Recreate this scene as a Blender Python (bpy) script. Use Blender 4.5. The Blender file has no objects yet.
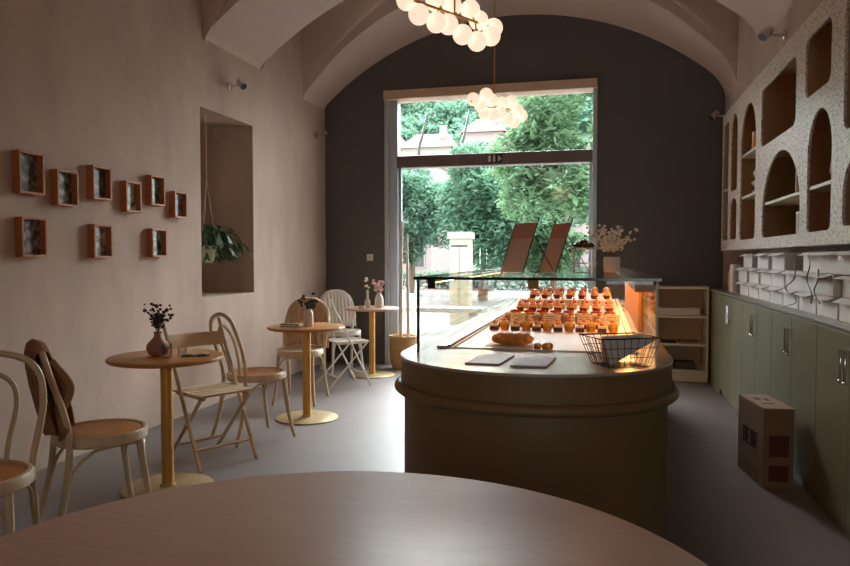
import bpy, math, random
from mathutils import Vector, Matrix
C = bpy.context.scene.collection
PI = math.pi
R = math.radians

# ------------------------------------------------------------------ mesh helpers
def catmull(pts, n=6, closed=False):
    P = [Vector(p) for p in pts]; out = []
    m = len(P)
    rng = m if closed else m - 1
    for i in range(rng):
        if closed:
            p0, p1, p2, p3 = P[(i-1) % m], P[i], P[(i+1) % m], P[(i+2) % m]
        else:
            p0 = P[i-1] if i > 0 else P[0]*2 - P[1]
            p1, p2 = P[i], P[i+1]
            p3 = P[i+2] if i + 2 < m else P[-1]*2 - P[-2]
        for k in range(n):
            t = k/n
            out.append(0.5*((2*p1) + (p2-p0)*t + (2*p0-5*p1+4*p2-p3)*t*t + (3*p1-p0-3*p2+p3)*t**3))
    if not closed: out.append(P[-1])
    return out

class MB:
    def __init__(s): s.v = []; s.f = []; s.m = []
    def add(s, vs, fs, mi=0):
        b = len(s.v); s.v += [tuple(v) for v in vs]
        s.f += [tuple(b+i for i in f) for f in fs]; s.m += [mi]*len(fs)
        return s
    def box(s, c, d, rz=0, M=None, mi=0):
        vs = []
        rot = M if M is not None else Matrix.Rotation(rz, 3, 'Z')
        for z in (-1, 1):
            for x, y in ((-1,-1),(1,-1),(1,1),(-1,1)):
                vs.append(Vector(c) + rot @ Vector((x*d[0]/2, y*d[1]/2, z*d[2]/2)))
        return s.add(vs, [(3,2,1,0),(4,5,6,7),(0,1,5,4),(1,2,6,5),(2,3,7,6),(3,0,4,7)], mi)
    def bb(s, x0, x1, y0, y1, z0, z1, mi=0):
        return s.box(((x0+x1)/2,(y0+y1)/2,(z0+z1)/2), (x1-x0,y1-y0,z1-z0), mi=mi)
    def tube(s, pts, r, n=10, closed=False, smooth=0, mi=0, flat=1.0):
        P = catmull(pts, smooth, closed) if smooth else [Vector(p) for p in pts]
        m = len(P)
        rs = r if isinstance(r, (list, tuple)) else None
        def rad(i):
            if rs is None: return r
            t = i/(m-1)*(len(rs)-1); k = min(int(t), len(rs)-2)
            return rs[k] + (rs[k+1]-rs[k])*(t-k)
        vs = []; u = None
        for i in range(m):
            if closed: t = P[(i+1) % m] - P[i-1]
            else: t = P[min(i+1, m-1)] - P[max(i-1, 0)]
            if t.length < 1e-9: t = Vector((0,0,1))
            t.normalize()
            if u is None:
                a = Vector((0,0,1)) if abs(t.z) < .9 else Vector((1,0,0))
                u = t.cross(a).normalized()
            else:
                u = (u - t*u.dot(t))
                u = u.normalized() if u.length > 1e-6 else t.orthogonal().normalized()
            w = t.cross(u)
            q = rad(i)
            for k in range(n):
                a = 2*PI*k/n
                vs.append(P[i] + u*math.cos(a)*q + w*math.sin(a)*q*flat)
        fs = []
        for i in range(m if closed else m-1):
            j = (i+1) % m
            for k in range(n):
                fs.append((i*n+k, i*n+(k+1) % n, j*n+(k+1) % n, j*n+k))
        if not closed:
            fs.append(tuple(range(n-1, -1, -1))); fs.append(tuple((m-1)*n+k for k in range(n)))
        return s.add(vs, fs, mi)
    def lathe(s, prof, c=(0,0,0), n=32, sx=1, sy=1, M=None, mi=0):
        vs = []; fs = []; m = len(prof); c = Vector(c)
        for r, z in prof:
            for k in range(n):
                a = 2*PI*k/n
                p = Vector((math.cos(a)*r*sx, math.sin(a)*r*sy, z))
                vs.append(c + (M @ p if M is not None else p))
        for i in range(m-1):
            for k in range(n):
                fs.append((i*n+k, i*n+(k+1) % n, (i+1)*n+(k+1) % n, (i+1)*n+k))
        fs.append(tuple(range(n-1, -1, -1))); fs.append(tuple((m-1)*n+k for k in range(n)))
        return s.add(vs, fs, mi)
    def ball(s, c, r, n=16, m=10, mi=0, sc=(1,1,1), noise=0, rnd=None):
        vs = []; fs = []; c = Vector(c)
        for i in range(m+1):
            a = PI*i/m
            for k in range(n):
                b = 2*PI*k/n
                q = r*(1 + (rnd.uniform(-noise, noise) if noise and 0 < i < m else 0))
                vs.append(c + Vector((math.sin(a)*math.cos(b)*q*sc[0], math.sin(a)*math.sin(b)*q*sc[1], math.cos(a)*q*sc[2])))
        for i in range(m):
            for k in range(n):
                fs.append((i*n+k, (i+1)*n+k, (i+1)*n+(k+1) % n, i*n+(k+1) % n))
        return s.add(vs, fs, mi)
    def grid(s, fn, nu, nv, mi=0, flip=False):
        vs = [fn(i/nu, j/nv) for i in range(nu+1) for j in range(nv+1)]
        fs = []
        for i in range(nu):
            for j in range(nv):
                a = i*(nv+1)+j
                q = (a, a+nv+1, a+nv+2, a+1)
                fs.append(q[::-1] if flip else q)
        return s.add(vs, fs, mi)
    def prism(s, poly, z0, z1, mi=0):
        n = len(poly)
        vs = [(x, y, z0) for x, y in poly] + [(x, y, z1) for x, y in poly]
        fs = [tuple(range(n-1, -1, -1)), tuple(range(n, 2*n))] + [(i, (i+1) % n, n+(i+1) % n, n+i) for i in range(n)]
        return s.add(vs, fs, mi)
    def build(s, name, mats, parent=None, bevel=0, smooth=40, solid=0, subsurf=0, loc=None, rz=0, seg=2):
        me = bpy.data.meshes.new(name)
        me.from_pydata(s.v, [], s.f)
        if not isinstance(mats, (list, tuple)): mats = [mats]
        for m in mats: me.materials.append(m)
        if len(mats) > 1: me.polygons.foreach_set('material_index', s.m)
        me.validate(); me.update()
        if smooth:
            me.polygons.foreach_set('use_smooth', [True]*len(me.polygons))
            if smooth < 180: me.set_sharp_from_angle(angle=R(smooth))
        o = bpy.data.objects.new(name, me); C.objects.link(o)
        if parent is not None: o.parent = parent
        if loc: o.location = loc
        if rz: o.rotation_euler.z = rz
        if solid:
            md = o.modifiers.new('solid', 'SOLIDIFY'); md.thickness = solid; md.offset = 0
        if bevel:
            md = o.modifiers.new('bevel', 'BEVEL'); md.width = bevel; md.segments = seg; md.limit_method = 'ANGLE'; md.angle_limit = R(35)
            md.harden_normals = False
        if subsurf:
            md = o.modifiers.new('sub', 'SUBSURF'); md.levels = subsurf; md.render_levels = subsurf
        return o

def tag(o, label=None, cat=None, group=None, kind=None):
    if label: o['label'] = label
    if cat: o['category'] = cat
    if group: o['group'] = group
    if kind: o['kind'] = kind
    return o
def thing(name, label, cat, loc=(0,0,0), rz=0, group=None):
    o = bpy.data.objects.new(name, None); C.objects.link(o)
    o.location = loc; o.rotation_euler = (0,0,rz); o.empty_display_size = .05
    return tag(o, label, cat, group)
def struct(o): o['kind'] = 'structure'; return o
def dup(root, loc, rz=0, label=None, group=None):
    r = root.copy(); C.objects.link(r); r.location = loc; r.rotation_euler = (0,0,rz)
    if label: r['label'] = label
    if group: r['group'] = group
    for ch in list(root.children):
        c = ch.copy(); C.objects.link(c); c.parent = r
        for g in list(ch.children):
            d = g.copy(); C.objects.link(d); d.parent = c
    return r

# ------------------------------------------------------------------ materials
def srgb(r, g, b):
    f = lambda c: ((c/255)/12.92 if c/255 <= .04045 else (((c/255)+.055)/1.055)**2.4)
    return (f(r), f(g), f(b), 1)
def mat(name, col, rough=.6, metal=0, var=0, scale=4, bump=0, bscale=60, stretch=None, emit=None, es=0, trans=0, sss=0, coat=0, detail=4):
    m = bpy.data.materials.new(name); m.use_nodes = True
    nt = m.node_tree; N = nt.nodes; L = nt.links
    b = N['Principled BSDF']
    c = srgb(*col) if max(col) > 1 else (*col, 1)
    b.inputs['Base Color'].default_value = c
    b.inputs['Roughness'].default_value = rough
    b.inputs['Metallic'].default_value = metal
    if trans: b.inputs['Transmission Weight'].default_value = trans
    if sss: b.inputs['Subsurface Weight'].default_value = sss; b.inputs['Subsurface Scale'].default_value = .02
    if coat: b.inputs['Coat Weight'].default_value = coat
    if emit: b.inputs['Emission Color'].default_value = srgb(*emit); b.inputs['Emission Strength'].default_value = es
    if var or bump:
        tc = N.new('ShaderNodeTexCoord'); mp = N.new('ShaderNodeMapping')
        L.new(tc.outputs['Object'], mp.inputs['Vector'])
        if stretch: mp.inputs['Scale'].default_value = stretch
    if var:
        n = N.new('ShaderNodeTexNoise'); n.inputs['Scale'].default_value = scale; n.inputs['Detail'].default_value = detail
        n.inputs['Roughness'].default_value = .6
        L.new(mp.outputs['Vector'], n.inputs['Vector'])
        r = N.new('ShaderNodeValToRGB')
        r.color_ramp.elements[0].position = .3; r.color_ramp.elements[1].position = .7
        r.color_ramp.elements[0].color = tuple(x*(1-var) for x in c[:3]) + (1,)
        r.color_ramp.elements[1].color = tuple(min(1, x*(1+var)) for x in c[:3]) + (1,)
        L.new(n.outputs['Fac'], r.inputs['Fac']); L.new(r.outputs['Color'], b.inputs['Base Color'])
    if bump:
        n2 = N.new('ShaderNodeTexNoise'); n2.inputs['Scale'].default_value = bscale; n2.inputs['Detail'].default_value = 3
        L.new(mp.outputs['Vector'], n2.inputs['Vector'])
        bp = N.new('ShaderNodeBump'); bp.inputs['Strength'].default_value = bump; bp.inputs['Distance'].default_value = .01
        L.new(n2.outputs['Fac'], bp.inputs['Height']); L.new(bp.outputs['Normal'], b.inputs['Normal'])
    return m
def glass(name, tint=(.93,.98,.96), refl=.45, rough=0.0):
    # thin pane: clear straight-through with a fresnel reflection
    m = bpy.data.materials.new(name); m.use_nodes = True
    nt = m.node_tree; N = nt.nodes; L = nt.links
    N.remove(N['Principled BSDF']); out = N['Material Output']
    t = N.new('ShaderNodeBsdfTransparent'); t.inputs['Color'].default_value = (*tint, 1)
    g = N.new('ShaderNodeBsdfGlossy'); g.inputs['Roughness'].default_value = rough
    lw = N.new('ShaderNodeFresnel'); lw.inputs['IOR'].default_value = 1.45
    mx = N.new('ShaderNodeMixShader')
    ml = N.new('ShaderNodeMath'); ml.operation = 'MULTIPLY'; ml.inputs[1].default_value = refl
    L.new(lw.outputs['Fac'], ml.inputs[0]); L.new(ml.outputs[0], mx.inputs['Fac']); L.new(t.outputs[0], mx.inputs[1]); L.new(g.outputs[0], mx.inputs[2])
    L.new(mx.outputs[0], out.inputs['Surface'])
    return m
def wood(name, col, dark=.6, scale=(1,12,12), rough=.45, bump=.05):
    m = mat(name, col, rough)
    nt = m.node_tree; N = nt.nodes; L = nt.links; b = N['Principled BSDF']
    tc = N.new('ShaderNodeTexCoord'); mp = N.new('ShaderNodeMapping'); mp.inputs['Scale'].default_value = scale
    L.new(tc.outputs['Object'], mp.inputs['Vector'])
    n = N.new('ShaderNodeTexNoise'); n.inputs['Scale'].default_value = 6; n.inputs['Detail'].default_value = 6; n.inputs['Distortion'].default_value = .6
    L.new(mp.outputs['Vector'], n.inputs['Vector'])
    r = N.new('ShaderNodeValToRGB'); c = srgb(*col)
    r.color_ramp.elements[0].position = .32; r.color_ramp.elements[1].position = .68
    r.color_ramp.elements[0].color = tuple(x*dark for x in c[:3]) + (1,); r.color_ramp.elements[1].color = c
    L.new(n.outputs['Fac'], r.inputs['Fac']); L.new(r.outputs['Color'], b.inputs['Base Color'])
    return m

M = {}
M['plaster'] = mat('plaster', (190,168,153), .85, var=.15, scale=2.4, bump=.25, bscale=9, stretch=(1,1,.45), detail=6)
M['vault'] = mat('vault_plaster', (204,186,176), .85, var=.06, scale=1.5, bump=.12, bscale=7)
M['dark_wall'] = mat('dark_wall', (96,91,88), .8, var=.06, scale=2, bump=.06, bscale=10)
M['floor'] = mat('floor', (124,113,109), .52, var=.07, scale=1.3, bump=.02, bscale=25)
M['birch'] = wood('birch', (212,186,150), .85, (2,2,2), .4)
M['honey'] = wood('honey', (226,152,52), .75, (2,14,2), .35)
M['honey_dark'] = wood('honey_dark', (184,108,42), .75, (2,14,2), .35)
M['white_paint'] = mat('white_paint', (226,220,210), .45, var=.03)
M['table_wood'] = wood('table_wood', (194,132,62), .8, (14,2,2), .35)
M['pink_wood'] = wood('pink_wood', (206,168,144), .9, (1.2,7,2), .42)
M['brass'] = mat('brass', (206,158,80), .4, .45, var=.05)
M['brass_pale'] = mat('brass_pale', (178,154,110), .45, .4, var=.05)
M['steel'] = mat('steel', (190,190,188), .28, .9, var=.06, scale=3)
M['chrome'] = mat('chrome', (215,215,215), .12, 1)
M['black'] = mat('black', (22,20,20), .5, var=.05)
M['black_wire'] = mat('black_wire', (32,30,30), .4, .5)
M['olive'] = mat('olive_lacquer', (128,100,66), .5, var=.04, scale=2)
M['olive_cab'] = mat('green_lacquer', (116,110,82), .38, var=.04, scale=2)
M['cab_top'] = mat('cabinet_top', (130,124,108), .3, var=.05)
M['worktop'] = mat('worktop', (186,176,164), .22, .25, var=.08, scale=2)
M['well'] = mat('well_marble', (226,216,202), .3, var=.06, scale=5)
M['tan_panel'] = wood('tan_panel', (200,164,126), .85, (12,2,1), .6)
M['amber'] = mat('amber_panel', (190,128,54), .4, .2, var=.08)
M['cream'] = mat('cream', (214,204,186), .5, var=.04)
M['header'] = wood('header_wood', (214,184,156), .9, (1,10,10), .6)
M['frame_grey'] = mat('frame_grey', (186,192,200), .4, .2, var=.03)
M['transom'] = mat('transom', (112,96,90), .45, var=.05)
M['pane'] = glass('window_glass', (.95,.985,.97))
M['case_glass'] = glass('case_glass', (.98,.99,.985))
M['green_edge'] = mat('glass_edge', (8,44,36), .15, var=.05)
M['white_card'] = mat('white_card', (222,212,206), .65, var=.03)
M['terracotta'] = mat('terracotta', (166,112,88), .6, var=.06)
M['ceramic'] = mat('white_ceramic', (222,214,204), .35, var=.03)
M['sprig'] = mat('dark_sprig', (58,42,42), .7, var=.2, scale=30)
M['eucalyptus'] = mat('eucalyptus', (64,76,64), .7, var=.2, scale=30)
M['dried'] = mat('dried_flower', (242,228,214), .8, var=.1, scale=40)
M['pinkflower'] = mat('pink_flower', (204,168,168), .8, var=.1, scale=40)
M['leaf_in'] = mat('fern_leaf', (58,92,52), .5, var=.25, scale=20)
M['pot'] = mat('pale_pot', (196,204,176), .4, var=.04)
M['stem'] = mat('stem', (112,92,66), .7)
M['card'] = mat('cardboard', (134,102,74), .75, var=.06, scale=6)
M['card_pale'] = mat('cardboard_pale', (160,132,102), .75, var=.06, scale=6)
M['ink'] = mat('ink', (44,34,30), .7)
M['kraft'] = mat('kraft_paper', (176,122,92), .7, var=.05)
M['kraft_dark'] = mat('kraft_paper_dark', (140,92,72), .7, var=.05)
M['slate'] = mat('slate_board', (150,132,124), .5, var=.07, scale=12)
M['crust'] = mat('crust', (226,146,54), .45, var=.35, scale=18, bump=.3, bscale=50)
M['sponge'] = mat('sponge', (236,182,92), .6, var=.1, scale=40)
M['choco'] = mat('chocolate', (92,48,30), .45, var=.15, scale=30)
M['creamtop'] = mat('cream_topping', (246,226,190), .5, var=.04, scale=40)
M['berry'] = mat('berry_glaze', (200,60,56), .25, var=.2, scale=50)
M['pinkcream'] = mat('pink_cream', (240,166,118), .45, var=.1, scale=50)
M['orange'] = mat('orange_glaze', (236,140,44), .25, var=.15, scale=50)
M['wicker'] = mat('wicker', (190,150,100), .7, var=.2, scale=40, bump=.6, bscale=90, stretch=(1,1,3))
M['knit'] = mat('tan_knit', (206,172,138), .9, var=.08, scale=40, bump=.5, bscale=120)
M['whiteknit'] = mat('white_knit', (228,220,208), .9, var=.05, scale=40, bump=.5, bscale=120)
M['jacket'] = mat('brown_cloth', (150,104,66), .85, var=.12, scale=12, bump=.3, bscale=80)
M['frame_wood'] = wood('picture_frame_wood', (188,114,66), .75, (3,3,10), .5)
M['tumbler'] = glass('tumbler_glass', (.9,.9,.9))
M['socket'] = mat('socket_white', (225,225,222), .4)
M['book'] = mat('dark_book', (58,50,48), .6)
M['bark'] = mat('bark', (96,80,66), .9, var=.25, scale=12, bump=.4, bscale=30)
M['pave'] = mat('pavement', (132,130,127), .8, var=.06, scale=.6)
M['road'] = mat('road', (118,118,118), .8, var=.06, scale=.4)
M['b_cream'] = mat('cream_render', (176,170,146), .85, var=.05, scale=.6)
M['b_pink'] = mat('pink_render', (150,134,134), .85, var=.05, scale=.6)
M['b_roof'] = mat('red_roof', (120,82,72), .8, var=.12, scale=1.5, bump=.3, bscale=14)
M['b_win'] = mat('far_window', (52,56,54), .3)
M['b_trim'] = mat('far_trim', (146,143,136), .7)
M['signred'] = mat('sign_red', (190,70,64), .5)
def leafmat(name, col, tr=.45):
    m = bpy.data.materials.new(name); m.use_nodes = True
    nt = m.node_tree; N = nt.nodes; L = nt.links
    N.remove(N['Principled BSDF']); out = N['Material Output']
    tc = N.new('ShaderNodeTexCoord'); n = N.new('ShaderNodeTexNoise'); n.inputs['Scale'].default_value = .9; n.inputs['Detail'].default_value = 3
    L.new(tc.outputs['Object'], n.inputs['Vector'])
    r = N.new('ShaderNodeValToRGB'); c = srgb(*col)
    r.color_ramp.elements[0].position = .35; r.color_ramp.elements[1].position = .65
    r.color_ramp.elements[0].color = tuple(x*.6 for x in c[:3]) + (1,); r.color_ramp.elements[1].color = tuple(min(1, x*1.25) for x in c[:3]) + (1,)
    L.new(n.outputs['Fac'], r.inputs['Fac'])
    d = N.new('ShaderNodeBsdfDiffuse'); t = N.new('ShaderNodeBsdfTranslucent'); mx = N.new('ShaderNodeMixShader'); mx.inputs['Fac'].default_value = tr
    L.new(r.outputs['Color'], d.inputs['Color']); L.new(r.outputs['Color'], t.inputs['Color'])
    L.new(d.outputs[0], mx.inputs[1]); L.new(t.outputs[0], mx.inputs[2]); L.new(mx.outputs[0], out.inputs['Surface'])
    return m
M['kraft'] = leafmat('kraft_paper_sheet', (252,218,200), .6); M['kraft_dark'] = leafmat('kraft_paper_sheet_dark', (232,186,170), .6)
M['leaf_a'] = leafmat('chestnut_leaf', (116,146,112)); M['leaf_b'] = leafmat('linden_leaf', (106,140,116)); M['leaf_c'] = leafmat('hill_leaf', (110,144,122))
def terrazzo():
    m = mat('terrazzo', (214,204,194), .4)
    nt = m.node_tree; N = nt.nodes; L = nt.links; b = N['Principled BSDF']
    tc = N.new('ShaderNodeTexCoord')
    def layer(scale, lo, hi, dist):
        n = N.new('ShaderNodeTexNoise'); n.inputs['Scale'].default_value = scale; n.inputs['Detail'].default_value = 5; n.inputs['Distortion'].default_value = dist
        L.new(tc.outputs['Object'], n.inputs['Vector'])
        r = N.new('ShaderNodeValToRGB'); r.color_ramp.elements[0].position = lo; r.color_ramp.elements[1].position = hi
        L.new(n.outputs['Fac'], r.inputs['Fac']); return r
    base = layer(70, .40, .47, 1.0)
    base.color_ramp.elements[0].color = srgb(140,116,104); base.color_ramp.elements[1].color = srgb(232,214,202)
    L.new(base.outputs['Color'], b.inputs['Base Color'])
    return m
M['terrazzo'] = terrazzo()
def lampmat(name, col, s):
    m = mat(name, (240,225,205), .4, emit=col, es=s); return m
M['globe'] = lampmat('globe_glass', (255,222,196), .75)
M['led'] = lampmat('led_strip', (255,180,104), 26)
def picture(name, seed, cols):
    m = mat(name, cols[0], .3)
    nt = m.node_tree; N = nt.nodes; L = nt.links; b = N['Principled BSDF']
    tc = N.new('ShaderNodeTexCoord'); mp = N.new('ShaderNodeMapping'); mp.inputs['Location'].default_value = (seed, seed*2, 0)
    L.new(tc.outputs['Object'], mp.inputs['Vector'])
    n = N.new('ShaderNodeTexNoise'); n.inputs['Scale'].default_value = 22; n.inputs['Detail'].default_value = 5; L.new(mp.outputs['Vector'], n.inputs['Vector'])
    r = N.new('ShaderNodeValToRGB'); e = r.color_ramp.elements
    e[0].position = .4; e[0].color = srgb(*cols[0]); e[1].position = .62; e[1].color = srgb(*cols[2])
    k = e.new(.5); k.color = srgb(*cols[1])
    L.new(n.outputs['Fac'], r.inputs['Fac']); L.new(r.outputs['Color'], b.inputs['Base Color'])
    return m

# ------------------------------------------------------------------ room shell
XL, XR, YB = -3.32, 1.27, 8.1
YF = -3.2
def slab(name, boxes, m): 
    b = MB()
    for q in boxes: b.bb(*q)
    return struct(b.build(name, m, smooth=0))
slab('floor', [(-4.4, 2.0, YF-.3, YB+.35, -.12, 0)], M['floor'])
# left wall with the deep recess
NY0, NY1, NZ0, NZ1, ND = 5.325, 6.25, .957, 2.585, .8
slab('wall_left', [(XL-.9, XL, YF-.3, NY0, 0, 5.2), (XL-.9, XL, NY1, YB+.3, 0, 5.2), (XL-.9, XL, NY0, NY1, 0, NZ0),
                   (XL-.9, XL, NY0, NY1, NZ1, 5.2), (XL-.9, XL-ND, NY0, NY1, NZ0, NZ1)], M['plaster'])
# right wall: thick upper wall, recess behind the cabinets
slab('wall_right', [(XR, XR+.6, YF-.3, 7.86, 2.76, 5.2), (XR, XR+.6, 7.86, YB+.3, 0, 5.2), (1.58, 1.87, YF-.3, 7.86, 0, 2.76)], M['plaster'])
WX0, WX1, WZ1 = -2.55, -.06, 3.29
slab('wall_back', [(XL, WX0, YB, YB+.3, 0, 5.2), (WX1, XR, YB, YB+.3, 0, 5.2), (WX0, WX1, YB, YB+.3, WZ1, 5.2)], M['dark_wall'])
# wall behind the viewer with an unseen window opening added for fill daylight
slab('wall_front', [(XL, 0, YF-.3, YF, 0, 5.2), (1.3, 1.58, YF-.3, YF, 0, 5.2), (0, 1.3, YF-.3, YF, 0, .9), (0, 1.3, YF-.3, YF, 2.6, 5.2)], M['plaster'])
f = MB()
for x in (.03, .65, 1.27): f.bb(x-.03, x+.03, YF-.2, YF-.12, .9, 2.6)
for z in (.93, 2.57): f.bb(0, 1.3, YF-.2, YF-.12, z-.03, z+.03)
w2 = struct(f.build('fill_window', M['frame_grey'], smooth=0))
g = MB(); g.bb(.04, 1.26, YF-.165, YF-.155, .95, 2.55); g.build('pane', M['pane'], w2, smooth=0)

# vaulted ceiling
XC = (XL+XR)/2; HW = (XR-XL)/2
def arc(x, apex, spring):
    s = apex-spring; Rr = (HW*HW+s*s)/(2*s); o = min(abs(x-XC), HW)
    return apex - (Rr - math.sqrt(max(Rr*Rr-o*o, 0)))
def fillet(x, z, r=.16):
    if x < XC: r = .03
    d = HW - abs(x-XC)
    if d < r:
        q = (r-max(d, 0))/r
        z -= r*.9*(1-math.sqrt(max(0, 1-q*q)))
    return z
RIBS = [(7.45, 8.1), (5.40, 6.42), (1.6, 2.7), (-1.9, -.9)]
BAYS = [(6.42, 7.45), (2.7, 5.40), (-.9, 1.6), (YF, -1.9)]
def vz(x, y, kind, y0, y1):
    if kind == 'rib':
        z = arc(x, 4.07, 3.15 if y0 > 7 else 3.2)
        if y0 > 7: t = (YB-y)/(YB-7.45); z = z*(1-t) + arc(x, 4.28, 3.13)*t
        return fillet(x, z)
    z = arc(x, 4.45, 3.15)
    c = (y0+y1)/2; w = (y1-y0)/2
    q = max(0, 1-((y-c)/w)**2)
    lun = 3.04 + (1.35 if w < 1 else 1.5)*(max(0, 1-abs((y-c)/w)**3.6))**.5
    return max(z, lun)
b = MB()
xs = [XL + (XR-XL)*.5*(1-math.cos(PI*i/72)) for i in range(73)]
segs = sorted([(a, c_, 'rib') for a, c_ in RIBS] + [(a, c_, 'bay') for a, c_ in BAYS])
rows = []
for a, c_, k in segs:
    n = 8 if k == 'rib' else 48
    for i in range(n+1):
        t = i/n
        y = a + (c_-a)*t if k == 'rib' else a + (c_-a)*.5*(1-math.cos(PI*t))
        if k == 'bay': y = min(max(y, a+1e-4), c_-1e-4)
        rows.append([(x, y, vz(x, y, k, a, c_)) for x in xs])
nx = len(xs)
b.add([p for r_ in rows for p in r_], [(i*nx+j, i*nx+j+1, (i+1)*nx+j+1, (i+1)*nx+j) for i in range(len(rows)-1) for j in range(nx-1)])
ceil = struct(b.build('ceiling', M['vault'], smooth=38))
slab('trim_1', [(XL-.9, XR+.6, YF-.3, YB+.3, 5.2, 5.3)], M['vault'])

# ------------------------------------------------------------------ shop window and glass door
f = MB()
f.bb(WX0, WX0+.05, YB-.02, YB+.2, 0, WZ1-.1); f.bb(WX0+.05, WX0+.155, YB+.02, YB+.14, 0, WZ1-.1)
f.bb(WX1-.05, WX1, YB-.02, YB+.2, 0, WZ1-.1)
f.bb(WX0+.155, WX1-.05, YB+.04, YB+.16, 0, .04)
w1 = struct(f.build('window_1', M['frame_grey'], smooth=0, bevel=.004))
h = MB(); h.bb(WX0, WX1, YB-.06, YB+.2, WZ1-.105, WZ1); h.build('header_beam', M['header'], w1, smooth=0, bevel=.006)
h = MB(); h.bb(WX0+.15, WX1-.05, YB, YB+.16, 2.375, 2.515); h.build('transom_bar', M['transom'], w1, smooth=0, bevel=.006)
h = MB(); h.bb(WX0+.15, WX1-.05, YB+.09, YB+.098, 2.515, WZ1-.105); h.build('pane', M['pane'], w1, smooth=0)
f = MB()
for x in (WX0+.172, WX1-.07): f.bb(x-.016, x+.016, YB+.07, YB+.11, .05, 2.37)
f.bb(WX0+.16, WX1-.06, YB+.07, YB+.11, .05, .13)
d1 = struct(f.build('door_1', M['frame_grey'], smooth=0, bevel=.003))
h = MB(); h.bb(WX0+.185, -1.32, YB+.086, YB+.094, .13, 2.37); h.bb(-1.40, WX1-.085, YB+.098, YB+.106, .13, 2.37); h.build('pane', M['pane'], d1, smooth=0)
# exit sign on the transom
s = thing('exit_sign', 'small black and white pictogram exit sign on the brown transom bar', 'sign', (-1.21, YB-.012, 2.445))
q = MB(); q.bb(-.085, .085, -.004, .012, -.05, .05); q.build('sign_plate', M['black'], s, smooth=0, bevel=.002)
q = MB(); q.bb(-.08, -.045, -.007, -.003, -.036, .036); q.bb(-.022, .004, -.007, -.003, -.038, .03); q.bb(.036, .055, -.007, -.003, -.03, .03); q.bb(.055, .074, -.007, -.003, -.012, .008)
q.ball((-.009, -.005, .037), .008, 10, 6); q.build('pictogram', M['white_card'], s, smooth=0)
s = thing('wall_socket', 'white square wall socket on the dark wall beside the window', 'socket', (-2.74, YB-.001, 1.30))
q = MB(); q.bb(-.04, .04, -.012, 0, -.04, .04); q.build('cover_plate', M['socket'], s, smooth=0, bevel=.003)
q = MB(); q.lathe([(.022, 0), (.022, .004), (.017, .004), (.015, .001)], (0, -.012, 0), 20, M=Matrix.Rotation(PI/2, 3, 'X')); q.build('outlet', M['cream'], s)

# ------------------------------------------------------------------ chairs
def hoop_y(z): 
    t = min(max((z-.46)/.44, 0), 1); return -.175 - .095*(t*t*(3-2*t))
def bentwood(name, label, seat_m, frame_m, inner=True):
    t = thing(name, label, 'chair')
    q = MB(); q.lathe([(.0, .455), (.178, .455), (.182, .46), (.182, .468), (.17, .473), (.08, .468), (0, .466)], n=40, sy=1.02); q.build('seat', seat_m, t)
    q = MB(); q.lathe([(.176, .425), (.2, .425), (.207, .432), (.207, .468), (.2, .477), (.186, .479), (.18, .472), (.176, .46)], n=40, sy=1.02)
    q.build('seat_frame', frame_m, t)
    zs = [(.165, .44), (.178, .52), (.198, .64), (.2, .72), (.182, .81), (.125, .875)]
    pts = [(x, hoop_y(z), z) for x, z in zs] + [(0, hoop_y(.905), .905)] + [(-x, hoop_y(z), z) for x, z in reversed(zs)]
    q = MB(); q.tube(pts, .0145, 10, smooth=5); q.build('back_hoop', frame_m, t)
    if inner:
        zs = [(.075, .47), (.085, .56), (.105, .68), (.095, .76), (.055, .805)]
        pts = [(x, hoop_y(z)+.008, z) for x, z in zs] + [(0, hoop_y(.82)+.008, .82)] + [(-x, hoop_y(z)+.008, z) for x, z in reversed(zs)]
        q = MB(); q.tube(pts, .011, 8, smooth=5); q.build('inner_hoop', frame_m, t)
    for s_ in (-1, 1):
        q = MB(); q.tube([(s_*.15, .135, .43), (s_*.158, .15, .3), (s_*.172, .175, .12), (s_*.19, .2, 0)], [.018, .016, .014, .012], 10, smooth=4); q.build('leg', frame_m, t)
        q = MB(); q.tube([(s_*.165, -.172, .445), (s_*.168, -.185, .3), (s_*.175, -.215, .14), (s_*.188, -.26, 0)], [.015, .0155, .0145, .012], 10, smooth=4); q.build('leg', frame_m, t)
        q = MB(); q.tube([(s_*.166, -.19, .24), (s_*.165, -.15, .345), (s_*.16, -.07, .405), (s_*.155, .03, .418), (s_*.15, .12, .418)], .0085, 8, smooth=5); q.build('brace', frame_m, t)
    q = MB(); q.tube([(-.152, .15, .27), (-.125, .16, .37), (-.06, .175, .412), (.06, .175, .412), (.125, .16, .37), (.152, .15, .27)], .0085, 8, smooth=5); q.build('brace', frame_m, t)
    return t
def face(x, y, fx, fy, o, z=0):
    o.location = (x, y, z); o.rotation_euler.z = math.atan2(-fx, fy); return o
chA = face(-2.31, 2.12, .53, -.85, bentwood('bentwood_chair', 'bentwood chair cut by the left picture edge with a red-brown seat', M['honey_dark'], M['birch']))
chB = face(-2.34, 2.86, .6, .8, bentwood('bentwood_chair', 'bentwood chair with honey seat and brown jacket on its back, by the nearest cafe table', M['honey'], M['birch']))
chD = face(-2.42, 4.58, .55, .83, bentwood('bentwood_chair', 'bentwood chair with bare double-hoop back and honey seat under the wall recess', M['honey'], M['birch']))
chE = face(-2.63, 5.80, .12, -1, bentwood('bentwood_chair', 'pale bentwood chair with a tan knit over its back, behind the middle cafe table', M['white_paint'], M['birch'], inner=False))
chF = face(-2.84, 7.42, .62, -.78, bentwood('bentwood_chair', 'white bentwood chair with a white throw on its back, in the far corner', M['white_paint'], M['white_paint'], inner=False))

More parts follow.
